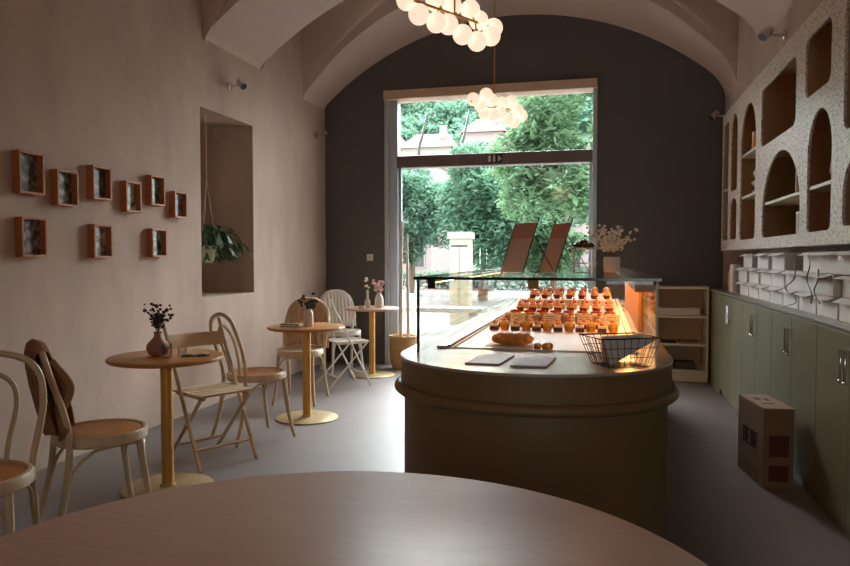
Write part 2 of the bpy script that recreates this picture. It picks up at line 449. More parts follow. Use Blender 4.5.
def folding(name, label, m):
    t = thing(name, label, 'chair')
    W = .2
    for s_ in (-1, 1):
        a, c_ = Vector((s_*W, -.24, .89)), Vector((s_*W, .20, 0))
        q = MB(); q.tube([c_, a], [.014, .013], 8, flat=.75); q.build('leg', m, t)
        q = MB(); q.tube([(s_*(W-.028), .17, .435), (s_*(W-.028), -.24, 0)], .013, 8, flat=.75); q.build('leg', m, t)
    q = MB()
    for k in range(5):
        y = -.13 + k*.072; q.box((0, y, .452), (2*W-.03, .062, .014))
    q.box((-W+.045, .015, .437), (.02, .34, .02)); q.box((W-.045, .015, .437), (.02, .34, .02))
    q.build('seat', m, t, smooth=0, bevel=.003)
    def slat(u, v):
        x = -W+2*W*u; z = .715+.085*v
        y = -.205 - (z-.80)*.5 - .03*math.sin(PI*u)
        return (x, y, z)
    q = MB(); q.grid(slat, 14, 2); q.build('backrest', m, t, solid=.012, bevel=.003)
    q = MB(); q.tube([(-W, .142, .12), (W, .142, .12)], .009, 8); q.build('stretcher', m, t)
    q = MB(); q.tube([(-W+.03, -.15, .1), (W-.03, -.15, .1)], .009, 8); q.build('stretcher', m, t)
    return t
fo = face(-2.42, 3.98, .88, -.47, folding('folding_chair', 'pale wooden folding chair with curved back slat beside the nearest cafe table', M['birch']))
fo2 = folding('folding_chair', 'white folding chair standing between the middle and the far cafe tables', M['white_paint'])
face(-2.55, 6.72, .72, .69, fo2)

def drape(name, label, cat, chair, m, zb_f, zb_b, folds=7, amp=.012, w=.215, x0=-1, x1=1, seed=0):
    rnd = random.Random(seed)
    ph = [rnd.uniform(0, 6.28) for _ in range(4)]
    def fn(u, v):
        uu = x0 + (x1-x0)*u
        x = w*uu
        zt = .64 + .268*max(0, 1-min(1, abs(uu))**2.8)**.5
        s_ = (v-.5)*2
        side = 1 if s_ > 0 else -1
        zb = zb_f if s_ > 0 else zb_b
        zb += .02*math.sin(3*uu+ph[0])
        k = abs(s_)
        z = zt + .004 + .012*math.sqrt(max(0, 1-min(1, k*6)**2)) - max(0, k-.02)*(zt-zb)
        off = .021*min(1, k*8)**.5 + .008
        f_ = amp*math.sin(folds*uu*PI+ph[1] + .8*math.sin(3*k+ph[2]))*min(1, k*3) + .4*amp*math.sin(2.3*folds*uu+ph[3]+4*k)*min(1,k*3)
        y = hoop_y(min(z, .905)) + side*(off + abs(f_)*.9)
        return (x*(1-.05*k), y, z)
    q = MB(); q.grid(fn, 64, 44)
    o = q.build(name, m, None, solid=.006, smooth=180)
    o.location = chair.location; o.rotation_euler = chair.rotation_euler
    return tag(o, label, cat)
drape('knit_throw', 'tan ribbed knit throw hanging over the chair back behind the middle cafe table', 'throw', chE, M['knit'], .49, .47, 4, .022, seed=4)
drape('knit_throw', 'white knit throw hanging over the corner chair back by the dark wall', 'throw', chF, M['whiteknit'], .49, .47, 5, .018, seed=9)
drape('jacket', 'brown cloth jacket hung over the back of the honey-seated chair at left', 'jacket', chB, M['jacket'], .50, .47, 4, .02, x1=.62, seed=2)
q = MB()
rnd = random.Random(5)
for k in range(5):
    a = rnd.uniform(-.02, .02)
    q.tube([(.10+.02*k*.6, -.235, .84), (.12+a+.012*k, -.185+.004*k, .72), (.10+.014*k, -.205, .60), (.125+a+.01*k, -.19, .53), (.11+.012*k, -.2, .47+.012*k)], [.014, .02, .017, .024, .008], 8, smooth=5)
o = q.build('scarf', M['jacket'], None, smooth=180); o.location = chB.location; o.rotation_euler = chB.rotation_euler
tag(o, 'twisted brown scarf hanging down beside the jacket on the chair at left', 'scarf')

# ------------------------------------------------------------------ tables
def cafe_table(label, x, y, m, r=.312):
    t = thing('cafe_table', label, 'table', (x, y, 0), 0, None)
    q = MB(); q.lathe([(0, .722), (r-.02, .722), (r-.006, .727), (r, .737), (r-.004, .747), (r-.012, .75), (0, .75)], n=56); q.build('tabletop', m, t)
    q = MB(); q.lathe([(.033, .016), (.033, .71), (.033, .718)], n=24); q.build('column', M['brass'], t)
    q = MB(); q.lathe([(.0, .712), (.1, .712), (.1, .722), (0, .722)], n=24); q.build('mounting_plate', M['brass'], t)
    q = MB(); q.lathe([(0, 0), (.24, 0), (.248, .004), (.248, .01), (.24, .014), (.045, .018), (.04, .03), (.034, .03)], n=48); q.build('base', M['brass_pale'], t)
    return t
cafe_table('round wooden cafe table on a brass column, nearest of the three by the left wall', -2.362, 3.42, M['table_wood'])
cafe_table('round wooden cafe table on a brass column, middle of the three by the left wall', -2.30, 5.20, M['table_wood'])
cafe_table('round pale-topped cafe table in the corner by the window, farthest of the three', -2.45, 7.30, M['pink_wood'], .30)
t = thing('dining_table', 'large round pinkish wood table filling the foreground', 'table', (-.442, .99, 0))
r = .72
q = MB(); q.lathe([(0, .715), (r-.03, .715), (r-.008, .723), (r, .735), (r-.003, .745), (r-.01, .75), (0, .75)], n=128); q.build('tabletop', M['pink_wood'], t)
q = MB(); q.lathe([(.05, .02), (.05, .714)], n=28); q.build('column', M['brass'], t)
q = MB(); q.lathe([(0, 0), (.36, 0), (.37, .006), (.36, .016), (.06, .022), (.05, .04)], n=48); q.build('base', M['brass_pale'], t)

# sprigs and vases
def sprig_mb(n, h, spread, rnd, leafr, blobs, leaf_mi=1, lean=(0,0), ground=0.0):
    q = MB()
    for i in range(n):
        a = rnd.uniform(0, 2*PI); s_ = rnd.uniform(.2, 1)*spread; hh = h*rnd.uniform(.65, 1)
        p0 = Vector((rnd.uniform(-.006, .006), rnd.uniform(-.006, .006), ground)); p3 = Vector((math.cos(a)*s_+lean[0], math.sin(a)*s_+lean[1], hh))
        p1 = p0.lerp(p3, .4) + Vector((0, 0, .02)); 
        pts = catmull([p0, p1*1.0, p3], 5)
        q.tube(pts, .0012, 5, mi=0)
        for k in range(blobs):
            tt = .42+.58*k/max(1, blobs-1); p = pts[min(len(pts)-1, int(tt*(len(pts)-1)))]
            off = Vector((rnd.uniform(-1, 1), rnd.uniform(-1, 1), rnd.uniform(-.6, .8)))*leafr*1.6
            q.ball(p+off, leafr*rnd.uniform(.6, 1.2), 7, 5, mi=leaf_mi, sc=(1, rnd.uniform(.4, 1), rnd.uniform(.6, 1)), noise=.15, rnd=rnd)
    return q
def vase(label, loc, prof, m):
    o = MB(); o.lathe(prof, n=28); v = o.build('vase', m); v.location = loc
    return tag(v, label, 'vase')
vase('terracotta bulb vase on the nearest cafe table', (-2.40, 3.40, .75), [(0,0),(.03,0),(.05,.012),(.062,.04),(.058,.066),(.036,.09),(.021,.108),(.019,.125),(.026,.135),(.022,.135),(.015,.122),(.014,.11)], M['terracotta'])
o = sprig_mb(15, .30, .085, random.Random(1), .010, 9, ground=.112).build('dried_sprigs', [M['stem'], M['sprig']]); o.location = (-2.40, 3.40, .75); tag(o, 'dark purple dried sprigs in the terracotta vase', 'dried flowers')
o = MB(); o.lathe([(0,0),(.026,0),(.03,.004),(.034,.075),(.031,.075),(.027,.01),(0,.008)], n=24); g_ = o.build('drinking_glass', M['tumbler']); g_.location = (-2.32, 3.36, .75); tag(g_, 'clear small tumbler beside the terracotta vase', 'glass')
o = MB(); o.lathe([(0,0),(.022,0),(.025,.003),(.027,.05),(.024,.05),(.021,.008),(0,.006)], n=24); g_ = o.build('drinking_glass', M['tumbler']); g_.location = (-2.26, 3.42, .75); tag(g_, 'lower clear glass cup right of the small tumbler on the nearest cafe table', 'glass')
t = thing('menu_booklet', 'dark open booklet lying on the nearest cafe table', 'booklet', (-2.20, 3.46, .75), .5)
q = MB(); q.bb(-.075, 0, -.05, .05, 0, .004); q.bb(0, .075, -.05, .05, 0, .004); q.build('cover', M['book'], t, smooth=0)
q = MB(); q.grid(lambda u, v: (-.07+.14*u, -.045+.09*v, .0055+.006*abs(math.sin(2*PI*u))), 16, 2); q.build('pages', M['kraft'], t, solid=.002)
o = MB(); o.bb(-.04, .04, -.03, .03, 0, .003)
vase('white cylinder vase on the middle cafe table', (-2.27, 5.17, .75), [(0,0),(.034,0),(.038,.005),(.04,.03),(.038,.1),(.03,.12),(.026,.128),(.026,.135),(.021,.135),(.021,.125)], M['ceramic'])
o = sprig_mb(7, .27, .10, random.Random(8), .017, 5, lean=(-.01, 0), ground=.115).build('eucalyptus_sprigs', [M['stem'], M['eucalyptus']]); o.location = (-2.27, 5.17, .75); tag(o, 'loose dark eucalyptus sprigs in the white cylinder vase', 'plant sprigs')
t = thing('menu_booklet', 'dark closed booklet with pale pages lying on the middle cafe table', 'booklet', (-2.40, 5.12, .75), .2)
q = MB(); q.bb(-.075, .075, -.055, .055, 0, .004); q.bb(-.075, .075, -.055, .055, .018, .022); q.build('cover', M['book'], t, smooth=0)
q = MB(); q.bb(-.07, .07, -.052, .05, .004, .018); q.build('pages', M['cream'], t, smooth=0)
vase('white bottle-shaped vase on the corner cafe table', (-2.36, 7.28, .75), [(0,0),(.04,0),(.046,.006),(.05,.05),(.046,.1),(.03,.14),(.022,.155),(.025,.165),(.02,.165),(.018,.15)], M['ceramic'])
o = sprig_mb(10, .30, .09, random.Random(4), .019, 4, ground=.145).build('pink_flowers', [M['stem'], M['pinkflower']]); o.location = (-2.36, 7.28, .75); tag(o, 'dusty pink flowers in the vase on the corner cafe table', 'flowers')
vase('slim pale bottle beside the pink flowers on the corner cafe table', (-2.475, 7.22, .75), [(0,0),(.03,0),(.033,.006),(.033,.07),(.014,.10),(.012,.19),(.016,.195),(.012,.195)], M['ceramic'])
o = sprig_mb(3, .34, .02, random.Random(14), .018, 2, ground=.18).build('white_blossom', [M['stem'], M['dried']]); o.location = (-2.475, 7.22, .75); tag(o, 'white blossom stems in the slim pale bottle', 'flowers')
o = MB(); o.bb(-.035, .035, -.025, .025, 0, .03); o = o.build('napkin_box', M['white_card'], bevel=.003, smooth=0); o.location = (-2.50, 7.11, .75); tag(o, 'small white box in front of the slim bottle on the corner table', 'box')

# ------------------------------------------------------------------ picture frames
rows_ = [(3.45,1.798,.19,.25,'top row, leftmost above the lone lower frame'),(3.735,1.735,.18,.225,'top row, second from the left'),(4.05,1.80,.18,.225,'top row, third from the left'),
         (4.375,1.735,.17,.22,'top row, fourth from the left'),(4.66,1.805,.17,.225,'top row, fifth from the left'),(4.955,1.72,.17,.21,'rightmost of all, nearest the recess'),
         (3.46,1.42,.19,.235,'lower row, leftmost'),(4.05,1.41,.18,.225,'lower row, middle'),(4.67,1.41,.18,.215,'lower row, rightmost')]
pcs = [((60,50,48),(90,80,76),(150,140,134)),((52,46,44),(110,104,98),(190,180,168)),((60,58,58),(90,84,80),(130,120,112)),((60,70,60),(170,176,150),(220,216,200)),((50,60,54),(80,130,104),(150,160,150)),
       ((50,54,60),(110,120,130),(170,160,150)),((60,54,62),(96,88,96),(160,140,130)),((90,80,76),(150,136,128),(190,180,170)),((50,60,50),(90,140,110),(200,200,190))]
ptxt = ['grey','black and white','dim grey','pale cream','green','blue-grey','violet-grey','beige','green and white']
for i, ((y, z, w, h_, where), pc) in enumerate(zip(rows_, pcs)):
    t = thing('picture_frame', 'wooden box frame with %s picture, %s' % (ptxt[i], where), 'picture frame', (XL, y, z), 0, 'box frames on the left wall')
    q = MB(); th = .014; d = .055
    q.bb(.001, d, -w/2, -w/2+th, -h_/2, h_/2); q.bb(.001, d, w/2-th, w/2, -h_/2, h_/2); q.bb(.001, d, -w/2+th, w/2-th, h_/2-th, h_/2); q.bb(.001, d, -w/2+th, w/2-th, -h_/2, -h_/2+th)
    q.build('frame', M['frame_wood'], t, smooth=0, bevel=.0015)
    q = MB(); q.bb(.004, .012, -w/2+th, w/2-th, -h_/2+th, h_/2-th); q.build('picture', picture('picture_%d' % i, i*3.3+.7, pc), t, smooth=0)

# ------------------------------------------------------------------ wall spotlights
def spot(label, x, y, z, side):
    t = thing('wall_spotlight', label, 'spotlight', (x, y, z), 0, None)
    q = MB(); q.lathe([(.035,0),(.035,.02),(.028,.026)], (0,0,0), 20, M=Matrix.Rotation(side*PI/2, 3, 'Y')); q.build('mounting_plate', M['chrome'], t)
    q = MB(); q.tube([(side*.02,0,0),(side*.10,0,.004)], .01, 10); q.build('arm', M['chrome'], t)
    d = Vector((side*.55, -.35, -.55)).normalized(); Mx = Vector((0,0,1)).rotation_difference(d).to_matrix()
    c = Vector((side*.13, 0, .02))
    q = MB(); q.lathe([(.018,-.05),(.03,-.045),(.036,-.02),(.036,.05),(.032,.055)], c, 22, M=Mx); hd = q.build('lamp_head', M['chrome'], t)
    q = MB(); q.lathe([(.0,.054),(.029,.054),(.029,.057),(0,.057)], c, 22, M=Mx); q.build('lens', M['black'], hd)
spot('chrome wall spotlight on the left wall above the recess', XL, 5.80, 2.86, 1)
spot('chrome wall spotlight on the left wall beside the dark end wall', XL, 7.78, 2.75, 1)
spot('chrome wall spotlight on the right wall above the arched shelving', XR, 5.55, 2.90, -1)
spot('chrome wall spotlight on the right wall at the far end of the shelving', XR, 7.97, 2.79, -1)

# ------------------------------------------------------------------ hanging plant in the recess
t = thing('hanging_planter', 'pale green pot hanging on cords in the wall recess', 'planter', (-3.47, 5.66, 1.25))
q = MB(); q.lathe([(0,0),(.035,0),(.055,.02),(.075,.07),(.082,.14),(.085,.155),(.078,.155),(.07,.13),(0,.125)], n=28); q.build('pot', M['pot'], t)
q = MB()
for k in range(3):
    a = 2*PI*k/3+.4; q.tube([(math.cos(a)*.083, math.sin(a)*.083, .15), (0,0,.75)], .002, 5)
q.tube([(0,0,.75),(0,0,1.335)], .002, 5); q.build('cord', M['cream'], t)
rnd = random.Random(11); q = MB()
for k in range(150):
    a = rnd.uniform(-.6, .9) if k % 3 else rnd.uniform(0, 6.28); L_ = rnd.uniform(.10, .40); hgt = rnd.uniform(.02, .26)
    dx, dy = math.cos(a+1.25), math.sin(a+1.25)
    p = [Vector((dx*s_*L_, dy*s_*L_, .13+hgt*math.sin(PI*min(1,s_*.8)) - .14*s_*s_*(L_/.3))) for s_ in (0,.25,.5,.75,1)]
    sd = Vector((-dy, dx, rnd.uniform(-.4, .4)))
    for j in range(4):
        for s_ in (-1, 1):
            if j == 0: continue
            o0 = p[j]; tip = o0 + sd*s_*rnd.uniform(.02, .035) + (p[j+1]-p[j])*.9
            q.add([o0, o0+(p[j+1]-p[j])*.35+sd*s_*.013, tip, o0+(p[j+1]-p[j])*.6], [(0,1,2,3)], 1)
    q.tube(p, .0016, 4, mi=1)
pl = q.build('potted_fern', [M['stem'], M['leaf_in']], smooth=0); pl.location = (-3.47, 5.66, 1.25)
tag(pl, 'trailing green leafy plant spilling out of the hanging pot', 'plant')

# ------------------------------------------------------------------ pendant lamps
GN = [(-0.223,-0.22,0.025),(-0.157,-0.207,-0.054),(-0.1,-0.045,0.067),(-0.083,-0.102,-0.07),(-0.026,0.052,0.068),(-0.03,-0.03,-0.063),(0.061,0.162,0.077),(0.036,0.056,-0.099),(0.103,0.212,0.027),(0.106,0.143,-0.117),(0.178,0.3,0.004),(0.175,0.225,-0.067)]
GF = [(-0.156,-0.21,0.025),(-0.052,-0.137,0.078),(-0.102,-0.132,-0.01),(-0.014,-0.084,0.039),(-0.072,-0.092,-0.076),(-0.002,-0.068,-0.088),(0.054,0.078,0.04),(0.051,0.003,-0.058),(0.125,0.171,0.07),(0.103,0.071,-0.107),(0.15,0.202,-0.107),(0.186,0.18,-0.007),(0.212,0.28,-0.039)]
def pendant(label, c, G, top):
    t = thing('pendant_lamp', label, 'pendant lamp', c)
    q = MB(); q.tube([(0,0,0),(0,0,top-c[2]-.02)], .006, 8); q.build('rod', M['brass'], t)
    q = MB(); q.lathe([(.06, top-c[2]-.03),(.06, top-c[2]-.012),(.05, top-c[2])], n=24); q.build('ceiling_rose', M['brass'], t)
    d = Vector((.34,.54,0)).normalized()
    q = MB(); q.tube([-d*.31, d*.34], .008, 8)
    for p in G:
        p = Vector(p); a = d*max(-.3, min(.33, p.dot(d))); q.tube([a, a.lerp(p, .5)], .005, 6); q.ball(a.lerp(p,.45), .013, 10, 6)
    q.build('bar', M['brass'], t)
    for p in G:
        q = MB(); q.ball(p, .058, 24, 14); q.build('globe', M['globe'], t, smooth=180)
pendant('brass pendant lamp with white globes, nearer one cut by the top picture edge', (-.83, 3.97, 2.69), GN, 4.55)
pendant('brass pendant lamp with white globes, farther one hanging before the window', (-.95, 6.30, 2.66), GF, 4.06)

M['globe_fill'] = lampmat('globe_glass_fill', (255,212,172), 3.4)  # stronger globes for an extra out-of-view lamp, added as warm fill
_g = M['globe']; M['globe'] = M['globe_fill']
pendant('unseen pendant lamp added for warm fill above the foreground table, outside the picture', (-.9, .2, 2.75), GN, 4.1)
M['globe'] = _g
# ------------------------------------------------------------------ display counter
CX, CW, CY, CE, CB = -.275, .545, 2.9, .5, 6.9
def outline(off=0, n=40, back=CB):
    pts = [(CX-CW-off, back)]
    for i in range(n+1):
        a = PI*i/n; pts.append((CX-math.cos(a)*(CW+off), CY-math.sin(a)*(CE+off)))
    pts.append((CX+CW+off, back)); return pts
t = thing('display_counter', 'olive round-ended bakery display counter with a glass case on top', 'counter', (0,0,0))
q = MB(); q.prism(outline(-.012), .08, .885); q.build('body', M['olive'], t, smooth=30)
q = MB(); q.prism(outline(-.05), 0, .08); q.build('plinth', M['black'], t, smooth=30)
q = MB(); q.prism(outline(.002), .79, .888)
q.build('upper_band', M['olive'], t, smooth=30)
q = MB(); q.tube([(x, y, .772) for x, y in outline(.006)], .024, 12, flat=.9); q.build('moulding', M['olive'], t, smooth=60)
q = MB(); q.prism(outline(.006), .888, .9); q.build('worktop', M['worktop'], t, smooth=30, bevel=.003)
q = MB(); q.bb(-.655, .14, 3.0, 6.85, .9, .906); q.build('display_floor', M['well'], t, smooth=0)
q = MB(); q.bb(-.70, -.655, 2.98, 6.85, .9, .914); q.bb(.14, .155, 3.0, 6.85, .9, .912); q.build('rail', M['steel'], t, smooth=0, bevel=.002)
q = MB(); q.bb(-.655, -.643, 3.0, 6.85, .906, .914); q.bb(-.628, -.62, 3.0, 6.85, .906, .912); q.bb(.122, .128, 3.6, 6.85, .906, .912); q.build('vent_slot', M['choco'], t, smooth=0)
GY, GX0, GX1, GZ = 2.84, -.752, .212, 1.218
for nm, bx in (('glass_front', (GX0, GX1, GY, GY+.006, .9, GZ-.01)), ('glass_left', (GX0, GX0+.006, GY+.006, 6.8, .9, GZ-.01)), ('glass_right', (GX1-.006, GX1, GY+.006, 3.9, .9, GZ-.01))):
    q = MB(); q.bb(*bx); q.build(nm, M['case_glass'], t, smooth=0)
q = MB(); q.bb(GX0-.01, GX1+.01, GY-.012, 6.8, GZ-.01, GZ); gt = q.build('glass_top', M['case_glass'], t, smooth=0)
q = MB(); q.bb(GX0-.012, GX1+.012, GY-.015, GY-.011, GZ-.0105, GZ+.0005); q.bb(GX1+.01, GX1+.013, GY-.015, 6.8, GZ-.0105, GZ+.0005); q.bb(GX0-.013, GX0-.01, GY-.015, 6.8, GZ-.0105, GZ+.0005)
q.build('glass_edge', M['green_edge'], gt, smooth=0)
q = MB(); q.bb(GX0-.002, GX0+.008, GY-.003, GY+.009, .9, GZ-.01); q.build('corner_seal', M['black'], t, smooth=0)
q = MB(); q.bb(GX1-.007, GX1+.002, GY-.003, GY+.009, .9, GZ-.01); q.build('corner_seal', M['cream'], t, smooth=0)
q = MB(); q.bb(GX1-.02, GX1-.002, 3.9, 6.1, .9, GZ-.012); q.build('staff_side_panel', M['amber'], t, smooth=0)
q = MB(); q.bb(GX1-.085, GX1-.012, GY+.02, 6.7, GZ-.055, GZ-.012); led = q.build('lamp_housing', M['table_wood'], t, smooth=0, bevel=.002)
q = MB(); q.bb(GX1-.078, GX1-.05, GY+.2, 6.6, GZ-.0562, GZ-.0552); q.build('led_strip', M['led'], led, smooth=0)
q = MB(); q.bb(GX0+.01, GX0+.03, GY+.1, 6.7, GZ-.03, GZ-.012); led = q.build('lamp_housing', M['steel'], t, smooth=0, bevel=.002)
q = MB(); q.bb(GX0+.012, GX0+.028, GY+.2, 6.6, GZ-.0312, GZ-.0302); q.build('led_strip', M['led'], led, smooth=0)
q = MB(); q.bb(-.29, -.25, GY+.01, GY+.06, GZ-.045, GZ-.011); q.build('glass_clamp', M['table_wood'], t, smooth=0, bevel=.002)
q = MB(); q.bb(-.715, -.685, GY+.03, GY+.05, GZ-.05, GZ-.011); q.build('glass_clamp', M['black'], t, smooth=0, bevel=.002)
q = MB(); q.bb(-.73, .2, 6.72, 6.8, .9, GZ-.012); q.build('case_end_panel', M['case_glass'], t, smooth=0)

# pastries: one of each kind, then copies
def proto(name, cat, parts):
    t = thing(name, 'x', cat)
    for pn, q, m in parts: q.build(pn, m, t)
    return t
rnd = random.Random(2)
q1 = MB(); q1.lathe([(0,0),(.020,0),(.026,.028),(0,.03)], n=16); q2 = MB(); q2.ball((0,0,.032), .025, 14, 8, sc=(1,1,.85))
q3 = MB(); q3.ball((0,0,.058), .006, 8, 6)
P_dome = proto('cupcake', 'cake', [('cup', q1, M['crust']), ('cream_dome', q2, M['sponge']), ('topping', q3, M['orange'])])
q1 = MB(); q1.bb(-.022,.022,-.03,.03,0,.022); q2 = MB(); q2.bb(-.021,.021,-.029,.029,.022,.033); q3 = MB(); q3.ball((0,0,.042), .013, 10, 6); q3.ball((.012,.01,.04), .007, 8, 5)
P_sq = proto('cake_square', 'cake', [('base', q1, M['choco']), ('cream_layer', q2, M['creamtop']), ('topping', q3, M['pinkcream'])])
q1 = MB(); q1.prism([(-.03,-.045),(.03,-.045),(.03,.045),(-.03,.045)], 0, .028); q2 = MB(); q2.bb(-.03,.03,-.045,.045,.028,.04); q3 = MB()
for k in range(6): q3.ball((rnd.uniform(-.02,.02), rnd.uniform(-.035,.035), .046), .009, 8, 6)
P_slice = proto('cake_slice', 'cake', [('sponge', q1, M['sponge']), ('cream_layer', q2, M['creamtop']), ('berries', q3, M['berry'])])
q1 = MB(); q1.lathe([(.0,0),(.032,0),(.04,.018),(.036,.02),(.0,.016)], n=20); q2 = MB()
for k in range(9):
    a = 2*PI*k/8; rr = .022 if k < 8 else 0; q2.ball((math.cos(a)*rr, math.sin(a)*rr, .022+(.006 if k == 8 else 0)), .010, 8, 6)
P_tart = proto('berry_tart', 'tart', [('crust', q1, M['crust']), ('berries', q2, M['berry'])])
q1 = MB(); q1.lathe([(0,0),(.024,0),(.028,.004),(.03,.065),(.028,.065),(.026,.01),(0,.008)], n=18); q2 = MB(); q2.lathe([(0,.009),(.0255,.009),(.0275,.05),(0,.05)], n=18); q3 = MB(); q3.ball((0,0,.054), .02, 10, 6, sc=(1,1,.7))
P_cup = proto('dessert_cup', 'dessert', [('cup', q1, M['tumbler']), ('filling', q2, M['pinkcream']), ('cream_topping', q3, M['creamtop'])])
q1 = MB(); q1.lathe([(0,0),(.02,0),(.027,.03),(0,.03)], n=16); q2 = MB()
for k, (rr, z) in enumerate(((.027,.035),(.022,.05),(.015,.063),(.007,.074))): q2.lathe([(0,z-.008),(rr,z-.006),(rr*1.05,z),(rr*.8,z+.007),(0,z+.008)], n=14)
P_swirl = proto('swirl_cupcake', 'cake', [('cup', q1, M['choco']), ('swirl', q2, M['pinkcream'])])
used = set()
def put(P, x, y, z, rz, label, group):
    if P.name not in used:
        used.add(P.name); P.location = (x, y, z); P.rotation_euler.z = rz; P['label'] = label; P['group'] = group; return P
    return dup(P, (x, y, z), rz, label, group)
Zf = .906
t = thing('display_riser', 'low pale step lifting the middle cake rows inside the glass case', 'riser', (-.26, 4.88, Zf))
q = MB(); q.bb(-.34,.34,-.52,.52,0,.03); q.build('riser_top', M['well'], t, smooth=0, bevel=.002)
t = thing('display_riser', 'higher pale step lifting the farthest cake rows inside the glass case', 'riser', (-.26, 5.95, Zf))
q = MB(); q.bb(-.34,.34,-.52,.52,0,.07); q.build('riser_top', M['well'], t, smooth=0, bevel=.002)
for k in range(12):
    x = -.565 + k*.057
    if k % 2: put(P_dome, x, 3.78, Zf, 0, 'small golden domed cupcake in the front pastry row of the case', 'golden domes in the front pastry row')
    else: put(P_sq, x, 3.78, Zf, 0, 'small chocolate and cream cake square in the front pastry row of the case', 'chocolate squares in the front pastry row')
for k in range(9): put(P_sq, -.54+k*.075, 3.96, Zf, 0, 'small chocolate cake square in the second pastry row, right behind the front row', 'cake squares in the second pastry row')
for k in range(8): put(P_cup, -.53+k*.082, 4.16, Zf, 0, 'clear dessert cup with peach filling in the third pastry row', 'dessert cups in the third pastry row')
for k in range(8): put(P_tart, -.53+k*.083, 4.44, Zf+.03, 0, 'berry tart at the front of the lower step in the case', 'berry tarts on the lower step')
for k in range(8): put(P_swirl, -.53+k*.083, 4.72, Zf+.03, 0, 'pink swirl cupcake on the lower step, behind the berry tarts', 'swirl cupcakes on the lower step')
for k in range(8): put(P_slice, -.53+k*.083, 5.02, Zf+.03, 0, 'berry topped cake slice on the lower step, behind the swirl cupcakes', 'cake slices on the lower step')
for k in range(8): put(P_dome, -.53+k*.083, 5.30, Zf+.03, 0, 'golden dome cake at the back of the lower step', 'golden domes on the lower step')
for k in range(7): put(P_swirl, -.53+k*.095, 5.58, Zf+.07, 0, 'pink swirl cupcake at the front of the higher step', 'swirl cupcakes on the higher step')
for k in range(7): put(P_slice, -.53+k*.095, 5.88, Zf+.07, 0, 'berry topped cake slice in the middle of the higher step', 'cake slices on the higher step')
for k in range(7): put(P_cup, -.53+k*.095, 6.2, Zf+.07, 0, 'dessert cup at the back of the higher step', 'dessert cups on the higher step')
# price cards
def price_card(x, y, z, label):
    t = thing('price_card', label, 'price card', (x, y, z), 0, 'price cards among the pastries')
    Mx = Matrix.Rotation(R(-14), 3, 'X')
    q = MB(); q.box((0,0,.04), (.085,.003,.062), M=Mx); q.build('card', M['creamtop'], t, smooth=0)
    q = MB()
    for i, w in enumerate((.05,.06,.03)): q.box(Vector((0,0,.04)) + Mx @ Vector((-.002,-.0022,.014-.013*i)), (w,.0006,.0025), M=Mx)
    q.build('writing', M['ink'], t, smooth=0)
    q = MB(); q.bb(-.02,.02,-.014,.014,0,.011); q.build('holder', M['steel'], t, smooth=0)
for k, (x, w_) in enumerate(((-.47,'leftmost'),(-.28,'second from the left'),(-.09,'third from the left'),(.06,'rightmost'))): price_card(x, 4.06, Zf, 'cream price card among the pastries, %s of the four' % w_)
# wooden tongs rest, strudel, crumbs
rnd = random.Random(6)
def strudel(u, v):
    a = 2*PI*v; L_ = .19; x = (u-.5)*L_
    e = math.sqrt(max(0.0, 1-(2*u-1)**4))
    br = .86+.3*abs(math.sin(u*PI*5+1.3*math.sin(a)))**.6
    return (x, .052*e*br*math.cos(a), .024+.03*e*br*math.sin(a) if math.sin(a) > 0 else .024+.022*e*math.sin(a))
t = thing('pastry_tray', 'white square of paper under the golden plaited strudel', 'paper', (-.385, 3.12, Zf), .05)
q = MB(); q.bb(-.12,.12,-.08,.08,0,.002); q.build('sheet', M['white_card'], t, smooth=0)
q = MB(); q.grid(strudel, 40, 24); o = q.build('strudel', M['crust'], smooth=60); o.location = (-.385, 3.12, Zf+.0025); tag(o, 'golden plaited strudel loaf lying behind the front glass', 'pastry')
q = MB()
for k in range(7): q.ball((rnd.uniform(-.035,.035), rnd.uniform(-.02,.02), .012), rnd.uniform(.012,.018), 9, 6, noise=.15, rnd=rnd)
o = q.build('crumbled_pastry', M['crust'], smooth=60); o.location = (-.235, 3.03, Zf); tag(o, 'small crumbled golden pastry right of the plaited strudel', 'pastry')
for x, y, a, lb in ((-.415, 2.68, -.02, 'grey-brown rectangular board lying on the counter end, left of the two'), (-.245, 2.66, .0, 'grey-brown rectangular board lying on the counter end, right of the two')):
    q = MB(); q.add([(-.075,-.13,0),(.055,-.13,0),(.075,.12,0),(-.06,.12,0),(-.075,-.13,.008),(.055,-.13,.008),(.075,.12,.008),(-.06,.12,.008)], [(3,2,1,0),(4,5,6,7),(0,1,5,4),(1,2,6,5),(2,3,7,6),(3,0,4,7)])
    o = q.build('serving_board', M['slate'], smooth=0, bevel=.0015); o.location = (x, y, .9); o.rotation_euler.z = a; tag(o, lb, 'board')
# wire basket
BR = R(28)
t = thing('wire_basket', 'black wire basket holding white paper on the counter end', 'basket', (.028, 2.575, .9), BR)
q = MB(); bw, bd, bh, fl = .165, .13, .105, .035
def bp(u, v, h):  # u,v in 0..1 on the rim outline ; h 0..1
    k = fl*h; return ((-k + u*(bw+2*k)), (-k*.4 + v*(bd+1.4*k)), .003+bh*h)
for h in (0,.33,.66,1): q.tube([bp(0,0,h),bp(1,0,h),bp(1,1,h),bp(0,1,h)], .0026 if h == 1 else .0012, 5, closed=True)
for i in range(9):
    u = i/8; q.tube([bp(u,0,1),bp(u,0,0),bp(u,1,0),bp(u,1,1)], .0012, 5)
for i in range(8):
    v = i/7; q.tube([bp(0,v,1),bp(0,v,0),bp(1,v,0),bp(1,v,1)], .0012, 5)
q.build('wire_frame', M['black_wire'], t)
q = MB(); q.add([(-.02,-.004,.102),(.012,.006,.012),(.19,-.006,.102),(.02,.10,.105),(.03,.10,.015),(.19,.10,.11)], [(0,1,2),(1,4,5,2),(0,3,4,1),(3,5,4)])
